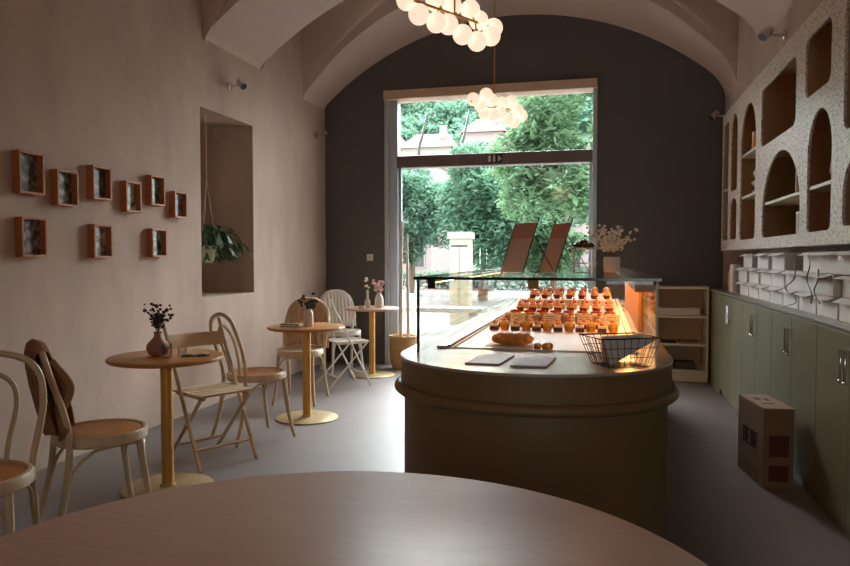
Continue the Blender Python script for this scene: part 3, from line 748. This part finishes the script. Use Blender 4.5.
o = q.build('paper_sheet', M['white_card'], solid=.001, smooth=0); o.location = (.028, 2.578, .9); o.rotation_euler.z = BR; tag(o, 'folded white paper lining the black wire basket', 'paper')
# things on the glass top
def sign_holder(label, x, y, w, rz):
    t = thing('sign_holder', label, 'sign holder', (x, y, GZ), rz)
    Lz, ly = .285, .10
    d = Vector((0, ly, Lz)); 
    q = MB(); q.tube([(-w/2,0,.003),(w/2,0,.003),(w/2,ly,Lz),(-w/2,ly,Lz)], .003, 6, closed=True); q.build('wire_frame', M['black_wire'], t)
    q = MB()
    for s_ in (-1, 1):
        p = Vector((s_*w/2, ly*.68, Lz*.68)); q.tube([p, (s_*w/2, .20, .003)], .0022, 6)
    q.tube([(-w/2,.20,.003),(w/2,.20,.003)], .0022, 6); q.build('stand', M['black_wire'], t)
    def sh(a, c_): 
        def fn(u, v):
            p = d*(a+(c_-a)*v); return (-w/2+.004+(w-.008)*u, p.y, p.z+.002)
        return fn
    q = MB(); q.grid(sh(.02,.62), 1, 1); q.build('menu_sheet', M['kraft'], t, solid=.003, smooth=0)
    q = MB(); q.grid(sh(.622,.9), 1, 1); q.build('menu_sheet', M['kraft_dark'], t, solid=.003, smooth=0)
sign_holder('wire sign holder with a leaning brown menu on the glass top, left of two', -.445, 3.56, .19, R(-47))
sign_holder('wire sign holder with a leaning brown menu on the glass top, right of two', -.275, 3.66, .175, R(-57))
t = thing('cake_stand', 'white wire-legged cake stand on the glass top behind the sign holders', 'cake stand', (-.10, 4.0, GZ))
q = MB(); q.lathe([(0,.128),(.088,.128),(.092,.132),(.088,.136),(0,.134)], n=32); q.build('plate', M['ceramic'], t)
for k in range(4):
    a = PI/4+PI/2*k; q = MB(); q.tube([(math.cos(a)*.08, math.sin(a)*.08, .13),(math.cos(a)*.07, math.sin(a)*.07, .0)], .0035, 6); q.build('leg', M['white_paint'], t)
q = MB(); q.tube([(math.cos(2*PI*k/24)*.074, math.sin(2*PI*k/24)*.074, .05) for k in range(24)], .0025, 5, closed=True); q.build('ring', M['white_paint'], t)
rnd = random.Random(3)
for k in range(6):
    a = k*1.25; rr = .035 if k < 5 else 0
    q = MB(); q.ball((0,0,.012), .022, 12, 8, sc=(1.2,.8,.6), noise=.08, rnd=rnd); q.ball((.008,0,.022), .008, 8, 5, mi=1)
    o = q.build('glazed_pastry', [M['choco'], M['berry']], smooth=60); o.location = (-.10+math.cos(a)*rr, 4.0+math.sin(a)*rr, GZ+.136+(0 if k < 5 else .018)); o.rotation_euler.z = a
    tag(o, 'small dark red glazed pastry heaped on the white cake stand', 'pastry', 'glazed pastries on the cake stand')
vase('pale cylindrical vase holding dried flowers on the glass top', (.055, 4.05, GZ), [(0,0),(.04,0),(.044,.005),(.046,.07),(.042,.085),(.038,.085),(.04,.07),(0,.06)], M['ceramic'])
o = sprig_mb(46, .26, .15, random.Random(21), .0095, 8, ground=.065).build('dried_flowers', [M['stem'], M['dried']]); o.location = (.055, 4.05, GZ); tag(o, 'bushy bunch of whitish dried flowers on the glass top', 'dried flowers')

# wicker basket by the window
t = thing('wicker_basket', 'tan wicker basket on the floor by the window frame', 'basket', (-2.25, 7.86, 0))
q = MB(); q.lathe([(0,0),(.13,0),(.15,.1),(.165,.24),(.165,.36),(.17,.375),(.155,.375),(.15,.34),(.14,.05),(0,.03)], n=30); q.build('body', M['wicker'], t)
q = MB(); q.tube([(math.cos(2*PI*k/30)*.166, math.sin(2*PI*k/30)*.166, .375) for k in range(30)], .013, 8, closed=True); q.build('rim', M['wicker'], t)
for i, (dx, lean, hh) in enumerate(((-.05, .02, 1.72), (.05, -.02, 1.58))):
    q = MB(); q.tube([(0,0,.035),(lean*.3,.004,.6),(lean,.012,hh)], [.024,.022,.012], 10, smooth=6)
    o = q.build('birch_pole', M['whiteknit']); o.location = (-2.25+dx, 7.90, 0); tag(o, 'pale slim pole standing in the wicker basket, %s of the two' % ('left' if i == 0 else 'right'), 'pole')

# ------------------------------------------------------------------ green base cabinets
FX = 1.10
t = None
ys = [2.0, 3.05, 4.05, 5.06, 6.05, 7.09]
nmz = ['cut by the lower right picture edge, nearest', 'beside the cardboard box, second nearest', 'behind the cardboard box, middle of the run', 'fourth from the near end', 'with handles near the open shelf, farthest']
for i in range(5):
    y0, y1 = ys[i], ys[i+1]
    t = thing('base_cabinet', 'olive green two-door base cabinet, %s' % nmz[i], 'cabinet', (FX, (y0+y1)/2, 0), 0, 'olive base cabinets under the right wall')
    w = y1-y0
    q = MB(); q.bb(.02,.46,-w/2+.001,w/2-.001,.0,.955); q.build('carcass', M['olive_cab'], t, smooth=0)
    for s_ in (-1, 1):
        q = MB(); a, c_ = sorted((s_*.0015, s_*(w/2-.002))); q.bb(0,.02,a,c_,.05,.95); d = q.build('door', M['olive_cab'], t, smooth=0, bevel=.002)
        q = MB(); hy = s_*.032; q.tube([(-.001,hy,.875),(-.028,hy,.875),(-.028,hy,.735),(-.001,hy,.735)], .0055, 8); h_ = q.build('handle', M['chrome'], d)
        q = MB(); q.ball((-.028,hy,.728), .010, 10, 7); q.build('handle_tip', M['chrome'], d, smooth=180)
q = MB(); q.bb(0,.46,-.345,.345,.0,.955)
o = q.build('end_cabinet', M['olive_cab'], None, smooth=0, bevel=.002); o.location = (FX, 7.44, 0); tag(o, 'plain olive green end cabinet beside the open shelf in the far corner', 'cabinet')
q = MB(); q.bb(-.006,.475,1.95,7.79,0,.018); o = q.build('worktop', M['cab_top'], smooth=0, bevel=.003); o.location = (FX, 0, .956); tag(o, 'long grey-green worktop over the base cabinets at right', 'worktop')
ZT = .974
# open shelf in the far corner
t = thing('open_shelf_unit', 'cream open shelf unit against the dark wall behind the counter', 'shelf', (.80, 7.9, 0))
q = MB(); q.bb(-.30,-.28,-.19,.19,0,1.0); q.bb(.26,.28,-.19,.19,0,1.0); q.build('side_panel', M['cream'], t, smooth=0)
for z in (.98,.68,.385,.11): q = MB(); q.bb(-.28,.26,-.19,.18,z-.012,z+.012); q.build('shelf', M['cream'], t, smooth=0, bevel=.002)
q = MB(); q.bb(-.28,.26,.18,.19,0,.99); q.build('back_panel', M['tan_panel'], t, smooth=0)
q = MB(); q.bb(-.28,.26,-.18,-.165,0,.098); q.build('plinth', M['cream'], t, smooth=0)
q = MB(); q.bb(-.24,.2,-.12,.12,0,.075); o = q.build('storage_tray', M['white_card'], smooth=0, bevel=.006); o.location = (.80, 7.87, .693); tag(o, 'long white tray on the upper shelf of the open shelf unit', 'tray')
for k, (x, z, w, h_, m) in enumerate(((.68,.398,.2,.014,'book'),(.9,.398,.2,.02,'card'),(.66,.123,.16,.12,'card'),(.86,.123,.2,.07,'book'))):
    q = MB(); q.bb(-w/2,w/2,-.12,.1,0,h_); o = q.build(['paper_stack','paper_stack','storage_box','storage_box'][k], M[m], smooth=0, bevel=.003); o.location = (x, 7.87, z)
    tag(o, ['flat dark sheets on the middle shelf, left','flat brown sheets on the middle shelf, right','brown box on the lowest shelf, left','dark low box on the lowest shelf, right'][k], ['papers','papers','box','box'][k])

# ------------------------------------------------------------------ cardboard carton
t = thing('cardboard_box', 'brown printed cardboard carton standing on the floor by the green cabinets', 'box', (.935, 4.455, 0), R(8))
q = MB(); q.bb(-.075,.09,-.21,.21,0,.448); q.build('carton', M['card'], t, smooth=0, bevel=.003)
q = MB(); q.bb(-.076,.091,-.211,-.001,.448,.453); q.bb(-.076,.091,.001,.211,.448,.453); q.build('flap', M['card_pale'], t, smooth=0)
q = MB()
def strokes(y, z, S):
    for (a, b_, c_, d_) in S: q.bb(-.0775,-.0748, y-(c_), y-(a), z+b_, z+d_)
# blurred block capitals on the long side
glyph = [((0,0,.012,.10),(.034,0,.046,.10),(.012,.045,.034,.058)), ((0,0,.012,.10),(.012,.088,.04,.10),(.012,.045,.034,.056),(.012,0,.04,.012)),
         ((0,0,.012,.10),(.03,.0,.042,.10),(.012,.088,.03,.10),(.012,0,.03,.012)), ((0,0,.012,.10),(.012,.088,.036,.10),(.012,.044,.034,.056))]
for i, gl in enumerate(glyph): strokes(.11-i*.062, .19, gl)
q.bb(-.0775,-.0748,-.13,.13,.06,.065)
q.build('printed_letters', M['ink'], t, smooth=0)
q = MB(); q.bb(-.045,.062,-.2125,-.2105,.18,.30); q.bb(-.045,.062,-.2125,-.2105,.04,.13); q.build('printed_label', M['choco'], t, smooth=0)
q = MB(); q.bb(-.03,.03,-.08,-.06,.4532,.454); q.bb(-.03,.0,.04,.1,.4532,.454); q.bb(.02,.04,.02,.08,.4532,.454); q.build('printed_mark', M['ink'], t, smooth=0)

# ------------------------------------------------------------------ arched wall shelving
UX, UY0, UY1, UZ0, UZ1, UD = 1.20, 2.4, 7.79, 1.37, 2.752, .30
t = thing('wall_shelving', 'long wall shelving with a speckled terrazzo front cut into arches', 'shelving', (UX, 0, 0))
def rrect(y0, y1, z0, z1, r=.06):
    P = []
    for cx, cz, a0 in ((y1-r, z1-r, 0), (y0+r, z1-r, 90), (y0+r, z0+r, 180), (y1-r, z0+r, 270)):
        for k in range(6): a = R(a0+18*k); P.append((cx+r*math.cos(a), cz+r*math.sin(a)))
    return P
def arch(y0, y1, z0, z1, r=.05, pointy=1.0):
    P = []; w = (y1-y0)/2; c_ = (y0+y1)/2; H_ = w*pointy; zs = z1-H_
    for k in range(21): a = PI*k/20; P.append((c_+w*math.cos(a), zs+H_*math.sin(a)))
    for cx, cz, a0 in ((y0+r, z0+r, 180), (y1-r, z0+r, 270)):
        for k in range(6): a = R(a0+18*k); P.append((cx+r*math.cos(a), cz+r*math.sin(a)))
    return P
holes = [rrect(7.42, 7.74, 1.47, 2.64, .03), arch(6.96, 7.30, 1.93, 2.65, .04), arch(6.96, 7.30, 1.47, 1.86, .04, .5), arch(6.16, 6.80, 1.455, 2.61, .05, 1.1),
         rrect(4.97, 5.98, 2.155, 2.60, .07), arch(4.83, 5.90, 1.45, 2.045, .06, .82), arch(4.22, 4.68, 1.45, 2.15, .05, 1.1), rrect(4.26, 4.76, 2.265, 2.62, .06),
         rrect(3.30, 4.04, 1.95, 2.62, .07), arch(3.30, 4.03, 1.46, 1.85, .05, .6), arch(2.6, 3.1, 1.46, 2.5, .05)]
cu = bpy.data.curves.new('front', 'CURVE'); cu.dimensions = '2D'; cu.fill_mode = 'BOTH'; cu.extrude = .007
for poly in [[(UY0, UZ0), (UY1, UZ0), (UY1, UZ1), (UY0, UZ1)]] + holes:
    sp = cu.splines.new('POLY'); sp.points.add(len(poly)-1); sp.use_cyclic_u = True
    for i, (y, z) in enumerate(poly): sp.points[i].co = (y, z, 0, 1)
co = bpy.data.objects.new('front_tmp', cu); C.objects.link(co)
dg = bpy.context.evaluated_depsgraph_get()
me = bpy.data.meshes.new_from_object(co.evaluated_get(dg))
bpy.data.objects.remove(co)
me.transform(Matrix(((0,0,1,.007),(1,0,0,0),(0,1,0,0),(0,0,0,1))))
me.materials.clear(); me.materials.append(M['terrazzo'])
fp = bpy.data.objects.new('front_panel', me); C.objects.link(fp); fp.parent = t
q = MB(); q.bb(UD-.02, UD, UY0, UY1, UZ0+.02, UZ1-.02); q.build('back_panel', M['tan_panel'], t, smooth=0)
q = MB(); q.bb(.0142, UD, UY0, UY1, UZ0, UZ0+.02); q.build('bottom_panel', M['cream'], t, smooth=0)
q = MB(); q.bb(.0142, UD, UY0, UY1, UZ1-.02, UZ1); q.build('top_panel', M['cream'], t, smooth=0)
q = MB(); q.bb(.0142, UD-.02, UY1-.02, UY1, UZ0+.02, UZ1-.02); q.build('end_panel', M['cream'], t, smooth=0)
q = MB(); q.bb(.0142, UD-.02, UY0, UY0+.02, UZ0+.02, UZ1-.02); q.build('end_panel', M['cream'], t, smooth=0)
for y in (7.36, 6.88, 6.07, 4.76+.03, 4.14, 3.2): q = MB(); q.bb(.0144, UD-.021, y-.012, y+.012, UZ0+.021, UZ1-.021); q.build('divider', M['tan_panel'], t, smooth=0)
for y0, y1, z in ((7.375,7.765,1.98),(6.89,7.35,1.90),(6.08,6.87,1.83),(6.08,6.87,2.20),(4.805,6.055,2.10),(4.15,4.775,2.21),(3.21,4.125,1.90),(4.805,6.055,1.71),(4.15,4.775,1.715)):
    q = MB(); q.bb(.0144, UD-.021, y0, y1, z-.011, z+.011)
    q.build('shelf', M['cream'], t, smooth=0, bevel=.002)
def deco(name, label, cat, x, y, z, prof, m, n=24):
    q = MB(); q.lathe(prof, n=n); o = q.build(name, m); o.location = (x, y, z); return tag(o, label, cat)
deco('candle', 'slim white candle on the shelf in the wide arch', 'candle', 1.27, 5.18, 1.721, [(0,0),(.022,0),(.022,.005),(.011,.01),(.011,.15),(.004,.155)], M['ceramic'])
deco('storage_jar', 'pale cylindrical tin at the bottom of the wide arch', 'jar', 1.345, 5.12, 1.39, [(0,0),(.085,0),(.09,.01),(.09,.19),(.094,.2),(.085,.215),(0,.215)], M['cream'])
deco('bottle_vase', 'pale green long-necked bottle at the bottom of the tall arch', 'vase', 1.34, 6.42, 1.39, [(0,0),(.06,0),(.09,.04),(.09,.11),(.05,.19),(.02,.23),(.018,.33),(.024,.335),(.018,.335)], M['pot'])
deco('storage_tin', 'small orange and white tin on the upper shelf of the tall arch', 'tin', 1.27, 6.46, 2.211, [(0,0),(.04,0),(.042,.005),(.042,.15),(0,.155)], M['orange'])
deco('figure_pot', 'brown bulb pot on the shelf of the narrow arch', 'pot', 1.30, 4.32, 1.726, [(0,0),(.05,0),(.08,.05),(.07,.12),(.03,.16),(.03,.175)], M['card'])
q = MB(); q.lathe([(0,0),(.04,0),(.04,.02),(.022,.03),(.03,.09),(.018,.13)], n=14); q.ball((0,0,.165), .038, 12, 8); q.ball((0,-.035,.205), .016, 8, 6); q.ball((0,.035,.205), .016, 8, 6); q.ball((-.02,-.05,.09), .02, 8, 6); q.ball((-.02,.05,.09), .02, 8, 6)
o = q.build('figurine', M['ceramic'], smooth=60); o.location = (1.27, 6.42, 1.841); tag(o, 'small white seated figurine on the middle shelf of the tall arch', 'figurine')
q = MB(); rnd = random.Random(7)
q.tube([(0,.30,.02),(0,.1,.10),(0,-.12,.17),(0,-.3,.24)], .006, 6, smooth=4)
for k in range(9):
    y = .25-k*.06; z = .04+k*.025; q.tube([(0,y,z),(rnd.uniform(-.05,.05),y-.09,z+rnd.uniform(-.1,.12))], .0035, 5); q.ball((0,y-.05,z+rnd.uniform(-.03,.05)), .016, 7, 5, noise=.2, rnd=rnd)
o = q.build('dry_branch', M['sprig'], smooth=0); o.location = (1.30, 5.35, 2.125); tag(o, 'dark dry branch lying in the rounded square niche', 'branch')
q = MB(); q.lathe([(.004,0),(.05,0),(.05,.26),(.004,.26)], n=20); o = q.build('paper_roll', M['white_card']); o.location = (1.22, 7.05, ZT); tag(o, 'upright white paper roll at the far end of the worktop', 'paper roll')
deco('amber_jar', 'amber jar standing on the far end of the worktop', 'jar', 1.24, 7.34, ZT, [(0,0),(.04,0),(.042,.01),(.042,.17),(.035,.19),(.038,.2),(0,.2)], M['amber'])

# ------------------------------------------------------------------ white pastry boxes on the worktop
def wbox(label, y, z, w, h_, x=1.19, d=.26, jut=0):
    t = thing('pastry_box', label, 'box', (x+jut, y, z), 0, 'white pastry boxes on the worktop')
    q = MB(); q.bb(0, d, -w/2, w/2, 0, h_-.002); q.build('box_body', M['white_card'], t, smooth=0, bevel=.002)
    q = MB(); q.bb(-.003, d+.003, -w/2-.003, w/2+.003, h_-.02, h_); q.build('lid', M['white_card'], t, smooth=0, bevel=.001)
    q = MB(); q.add([(-.003,-w/2+.02,h_-.004),(-.003,w/2-.02,h_-.004),(-.045,w/2-.035,h_-.02),(-.045,-w/2+.035,h_-.02)], [(0,1,2,3)]); q.build('tuck_flap', M['white_card'], t, solid=.002, smooth=0)
rnd = random.Random(12)
ordn = ['nearest','second nearest','third nearest','fourth nearest','fifth nearest','sixth nearest','seventh nearest','eighth nearest','ninth nearest']
cols = [3.45, 3.83, 4.21, 4.59, 4.97, 5.35, 5.73, 6.11, 6.49]
for i, y in enumerate(cols):
    for k, ln in enumerate(('bottom layer', 'middle layer', 'top layer')):
        if k == 2 and i in (4, 7): continue
        wbox('white flat pastry box on the worktop, %s, %s to the viewer' % (ln, ordn[i]), y+(0 if k != 1 else .01), ZT+.0005+k*.1195, .355, .117, jut=rnd.uniform(-.02, .03) if k else 0)
for i, (y, pts) in enumerate(((4.72, [(0,.0,.30),(-.02,-.06,.2),(-.03,.1,.13),(-.01,-.08,.06),(-.025,.16,.01)]), (4.35, [(0,.1,.34),(-.03,-.05,.28),(-.03,.0,.2),(-.035,-.12,.12),(-.02,-.05,.07)]), (4.15, [(0,.1,.26),(-.03,.0,.2),(-.03,.06,.14),(-.03,-.05,.08)]))):
    q = MB(); q.tube(pts, .0035, 6, smooth=6); o = q.build('cord', M['black']); o.location = (1.155, y, ZT)
    tag(o, ['black cord looping down to the worktop, farthest of three before the pastry boxes','black cord hanging over the pastry boxes, middle of three','short black cord over the pastry boxes, nearest of three'][i], 'cord')

# ------------------------------------------------------------------ outside
slab('ground', [(-60, 60, YB+.3, 140, -.2, -.05)], M['pave'])
q = MB(); q.bb(-40, 30, 17, 24, -.05, -.02); o = q.build('road', M['road'], smooth=0); struct(o)
rnd = random.Random(30)
def foliage(mb, blobs, n, size, mi=0, rnd=rnd):
    vs = mb.v; fs = mb.f; ms = mb.m
    wts = [b_[3]**2 for b_ in blobs]
    for _ in range(n):
        cx, cy, cz, r = rnd.choices(blobs, wts)[0][:4]
        while True:
            p = Vector((rnd.uniform(-1,1), rnd.uniform(-1,1), rnd.uniform(-1,1)))
            if .05 < p.length < 1: break
        p = p.normalized()*(r*(.62+.4*rnd.random()))
        c_ = Vector((cx+p.x, cy+p.y, cz+p.z*.8))
        a = rnd.uniform(0, 6.28); tl = rnd.uniform(-.9, .3)
        u = Vector((math.cos(a)*math.cos(tl), math.sin(a)*math.cos(tl), math.sin(tl)))
        w = u.cross(Vector((rnd.uniform(-.5,.5), rnd.uniform(-.5,.5), 1))).normalized()
        s_ = size*rnd.uniform(.6, 1.3); b0 = len(vs)
        vs += [tuple(c_-u*s_), tuple(c_+w*s_*.42), tuple(c_+u*s_), tuple(c_-w*s_*.42)]
        fs.append((b0, b0+1, b0+2, b0+3)); ms.append(mi)
def tree(label, x, y, blobs, n, size, lm, tr, th):
    t = thing('tree', label, 'tree', (x, y, -.05))
    q = MB(); foliage(q, blobs, n, size); q.build('foliage', M[lm], t, smooth=0)
    q = MB(); q.tube([(0,0,0),(.05,0,th*.5),(0,.05,th)], [tr, tr*.8, tr*.55], 12, smooth=4)
    for b_ in blobs[:7]: q.tube([(0,.02,th*.75), (b_[0]*.5, b_[1]*.5, (th+b_[2])*.5+.1), (b_[0], b_[1], b_[2])], [tr*.4, tr*.25, tr*.08], 7, smooth=3)
    q.build('trunk', M['bark'], t)
def crown(cx, cz, rx, rz, n, r, ry=None, rnd=rnd):
    return [(cx+rnd.uniform(-rx, rx), rnd.uniform(-(ry or rx), ry or rx), cz+rnd.uniform(-rz, rz), r*rnd.uniform(.7, 1.2)) for _ in range(n)]
tree('big broad-leaved tree filling the right of the window', 1.4, 16.5, crown(-1.6, 4.2, 1.9, 1.6, 22, .75, 1.2), 14000, .13, 'leaf_a', .16, 3.0)
tree('dense round tree in the middle of the window', -3.5, 21.0, crown(0, 3.0, 1.5, 1.4, 22, .8, 1.3), 15000, .115, 'leaf_b', .16, 2.2)
tree('feathery tree at the left of the window beyond the door', -7.0, 25.5, crown(0, 3.0, 1.5, 1.5, 20, .8, 1.3), 14000, .12, 'leaf_c', .15, 2.0)
tree('tree behind the sign holders seen through the window', -1.6, 24.0, crown(0, 2.4, 1.3, 1.3, 16, .7, 1.2), 9000, .12, 'leaf_a', .14, 1.8)
tree('pale tree between the middle tree and the cream house', -5.4, 33.0, crown(1.2, 3.5, 2.2, 2.2, 18, 1.0, 1.5), 6500, .22, 'leaf_c', .2, 2.6)
# hedge
q = MB(); hb = [(-9+i*.55, 29+rnd.uniform(-.3,.3), .35, .55) for i in range(26)]; foliage(q, hb, 7000, .1); o = q.build('hedge', M['leaf_b'], smooth=0); tag(o, 'low clipped hedge along the far side of the street', 'hedge', kind='stuff')
# kiosk pillar
t = thing('pillar_kiosk', 'pale square pillar standing on the pavement outside the window', 'pillar', (-2.78, 14.0, -.05))
q = MB(); q.bb(-.2,.2,-.2,.2,0,1.72); q.build('shaft', M['b_cream'], t, smooth=0, bevel=.01)
q = MB(); q.bb(-.24,.24,-.24,.24,1.72,1.86); q.build('cap', M['b_trim'], t, smooth=0, bevel=.01)
q = MB(); q.bb(-.005,.005,-.206,-.2,.1,1.6); q.bb(-.17,.17,-.206,-.2,1.56,1.6); q.build('groove', M['b_win'], t, smooth=0)
# terrace bench / planter wall
t = thing('terrace_bench', 'long white low bench outside the window', 'bench', (-3.6, 12.2, -.05))
q = MB(); q.bb(-1.6,1.6,-.25,.25,.38,.46); q.build('seat', M['b_trim'], t, smooth=0, bevel=.01)
for x in (-1.4,0,1.4): q = MB(); q.bb(x-.05,x+.05,-.2,.2,0,.38); q.build('leg', M['b_trim'], t, smooth=0)
def house(label, x, y, w, d, h_, wall, rows, cols, roof=True, z0=-.05, rh=1.6):
    t = thing('house', label, 'house', (x, y, z0))
    q = MB(); q.bb(-w/2,w/2,0,d,0,h_); q.build('wall', wall, t, smooth=0)
    q = MB()
    if roof:
        q.add([(-w/2-.3,-.3,h_),(w/2+.3,-.3,h_),(w/2+.3,d+.3,h_),(-w/2-.3,d+.3,h_),(-w/2+.8,d/2,h_+rh),(w/2-.8,d/2,h_+rh)], [(3,2,1,0),(0,1,5,4),(2,3,4,5),(1,2,5),(3,0,4)])
        q.build('roof', M['b_roof'], t, smooth=0)
        q = MB(); q.bb(w*.2,w*.2+.6,d*.3,d*.3+.6,h_,h_+rh+.6); q.build('chimney', wall, t, smooth=0)
    else:
        q.bb(-w/2-.15,w/2+.15,-.15,d+.1,h_,h_+.3); q.build('cornice', M['b_trim'], t, smooth=0)
    for i in range(cols):
        for j in range(rows):
            cx = -w/2+(i+.5)*w/cols; cz = (j+.55)*h_/rows; ww = min(1.1, w/cols*.42); wh = min(1.7, h_/rows*.5)
            q = MB(); q.bb(cx-ww/2-.1,cx+ww/2+.1,-.06,0,cz-wh/2-.1,cz+wh/2+.1); f_ = q.build('window', M['b_trim'], t, smooth=0)
            q = MB(); q.bb(cx-ww/2,cx+ww/2,-.08,-.055,cz-wh/2,cz+wh/2); q.build('pane', M['b_win'], f_, smooth=0)
house('cream town house behind the middle trees', -4.9, 40, 3.6, 6, 7.2, M['b_cream'], 3, 2, roof=False)
house('pale pink town house seen at the left of the window', -14.2, 44, 7, 6, 7.5, M['b_pink'], 3, 4, roof=False)
house('pale pink house low behind the sign holders', .2, 42, 5.4, 6, 7.6, M['b_pink'], 3, 3, roof=False)
t = thing('shop_sign', 'small red sign on the far house front at the right', 'sign', (-1.15, 41.93, 5.2))
q = MB(); q.bb(-.9,.9,-.06,.06,-.45,.45); q.build('sign_board', M['signred'], t, smooth=0); q = MB()
for x in (-.6,-.2,.25): q.bb(x,x+.1,-.075,-.055,-.3,.3); q.bb(x,x+.28,-.075,-.055,.2,.3)
q.build('sign_lettering', M['b_trim'], t, smooth=0)
# hillside
def hz(x, y):
    t = (y-58)/70; base = 5 + 26*max(0, t)**.8 if y > 58 else 5*max(0, (y-48)/10)
    return base + 1.4*math.sin(x*.11+1)+1.1*math.sin(y*.15+x*.07)
q = MB(); q.grid(lambda u, v: (-75+110*u, 48+80*v, hz(-75+110*u, 48+80*v)-.5), 50, 40); o = struct(q.build('hillside', mat('hill_grass', (92,118,94), .9, var=.15, scale=.2), smooth=60))
q = MB(); hb = []
for _ in range(420):
    y = rnd.uniform(76, 124); x = rnd.uniform(-.36*y-4, .06*y+3); hb.append((x, y, hz(x, y)+rnd.uniform(.3, 1.6), rnd.uniform(1.2, 2.6)))
foliage(q, hb, 42000, .5); o = q.build('hillside_trees', M['leaf_c'], smooth=0); tag(o, 'green wooded hillside behind the houses', 'trees', kind='stuff')
for i, (x, y, w, h_, z, wl, lb) in enumerate(((-22.2,66,5.6,4.6,7.6,'b_pink','red-roofed house on the hillside, leftmost under the transom'), (-16.1,64,4.8,4.0,7.6,'b_trim','white red-roofed house on the hillside, second from the left'),
        (-11.0,66,3.8,4.6,8.6,'b_pink','pink red-roofed house on the hillside near the farther lamp'), (-7.2,63,2.8,4.4,7.6,'b_trim','white gabled house on the hillside right of the pink one'))):
    house(lb, x, y, w, 5, h_, M[wl], 1, 3, True, z, 1.7)
# street lamps
for i, (x, y, hh, k) in enumerate(((-7.8, 30, 7.6, .6), (-5.9, 30, 7.7, .6))):
    t = thing('street_lamp', 'dark slanting street lamp post seen through the top pane, %s of two' % ('left' if i == 0 else 'right'), 'street lamp', (x, y, -.05))
    q = MB(); q.tube([(-.35,0,0),(-.1,0,5.6),(k*.1,0,6.6),(k*.5,0,hh)], [.08,.07,.06,.04], 8, smooth=4); q.build('post', M['b_win'], t)
    q = MB(); q.box((k*.5+.2,0,hh), (.3,.12,.06)); q.build('lamp_head', M['b_win'], t, smooth=0)

# ------------------------------------------------------------------ light
w = bpy.data.worlds.new('world'); bpy.context.scene.world = w; w.use_nodes = True
N = w.node_tree.nodes; L = w.node_tree.links; bg = N['Background']
tc = N.new('ShaderNodeTexCoord'); sx = N.new('ShaderNodeSeparateXYZ'); cr = N.new('ShaderNodeValToRGB')
L.new(tc.outputs['Generated'], sx.inputs[0]); L.new(sx.outputs['Z'], cr.inputs['Fac']); L.new(cr.outputs['Color'], bg.inputs['Color'])
e = cr.color_ramp.elements; e[0].position = 0; e[0].color = (.97,.98,.99,1); e[1].position = .7; e[1].color = (.90,.92,1,1)
bg.inputs['Strength'].default_value = 1.0
# hazy sky, shaped brighter over the hill than behind the shop to light indoors
dp = N.new('ShaderNodeVectorMath'); dp.operation = 'DOT_PRODUCT'; dp.inputs[1].default_value = (0.0, .86, .51); L.new(tc.outputs['Generated'], dp.inputs[0])
mx_ = N.new('ShaderNodeMath'); mx_.operation = 'MAXIMUM'; mx_.inputs[1].default_value = 0; L.new(dp.outputs['Value'], mx_.inputs[0])
pw = N.new('ShaderNodeMath'); pw.operation = 'POWER'; pw.inputs[1].default_value = 5; L.new(mx_.outputs[0], pw.inputs[0])
ma = N.new('ShaderNodeMath'); ma.operation = 'MULTIPLY_ADD'; ma.inputs[1].default_value = 42; ma.inputs[2].default_value = 4.5; L.new(pw.outputs[0], ma.inputs[0]); L.new(ma.outputs[0], bg.inputs['Strength'])
def area(name, loc, rot, sx_, sy_, e_, col):
    l = bpy.data.lights.new(name, 'AREA'); l.shape = 'RECTANGLE'; l.size = sx_; l.size_y = sy_; l.energy = e_; l.color = col
    o = bpy.data.objects.new(name, l); C.objects.link(o); o.location = loc; o.rotation_euler = rot; return o
# daylight entering through the window openings is sampled by portals
for loc, rot, a, b_ in (((-1.3, YB+.32, 1.65), (-PI/2, 0, 0), 2.5, 3.3), ((.65, YF-.32, 1.75), (PI/2, 0, 0), 1.3, 1.7)):
    o = area('window_portal', loc, rot, a, b_, 1, (1,1,1)); o.data.cycles.is_portal = True
sun = bpy.data.lights.new('sun', 'SUN'); sun.energy = 2.0; sun.angle = R(12); sun.color = (1,.95,.86)
so = bpy.data.objects.new('sun', sun); C.objects.link(so); so.rotation_euler = (R(-38), R(28), 0)
so.rotation_euler = Vector((.45, .62, -.75)).to_track_quat('-Z', 'Y').to_euler()

# ------------------------------------------------------------------ camera
cam = bpy.data.cameras.new('camera'); cam.sensor_width = 36; cam.lens = 698/850*36; cam.clip_start = .02; cam.clip_end = 400
co = bpy.data.objects.new('camera', cam); C.objects.link(co); co.location = (0,0,1.3)
co.rotation_euler = (R(90-2.1), 0, R(14.2)); bpy.context.scene.camera = co
sc = bpy.context.scene
sc.view_settings.view_transform = 'Standard'; sc.view_settings.look = 'None'; sc.view_settings.gamma = 1; sc.view_settings.exposure = 0.38
sc.cycles.use_denoising = True
sc.cycles.max_bounces = 10; sc.cycles.diffuse_bounces = 6; sc.cycles.transparent_max_bounces = 24
sc.cycles.sample_clamp_indirect = 6; sc.cycles.caustics_reflective = False; sc.cycles.caustics_refractive = False
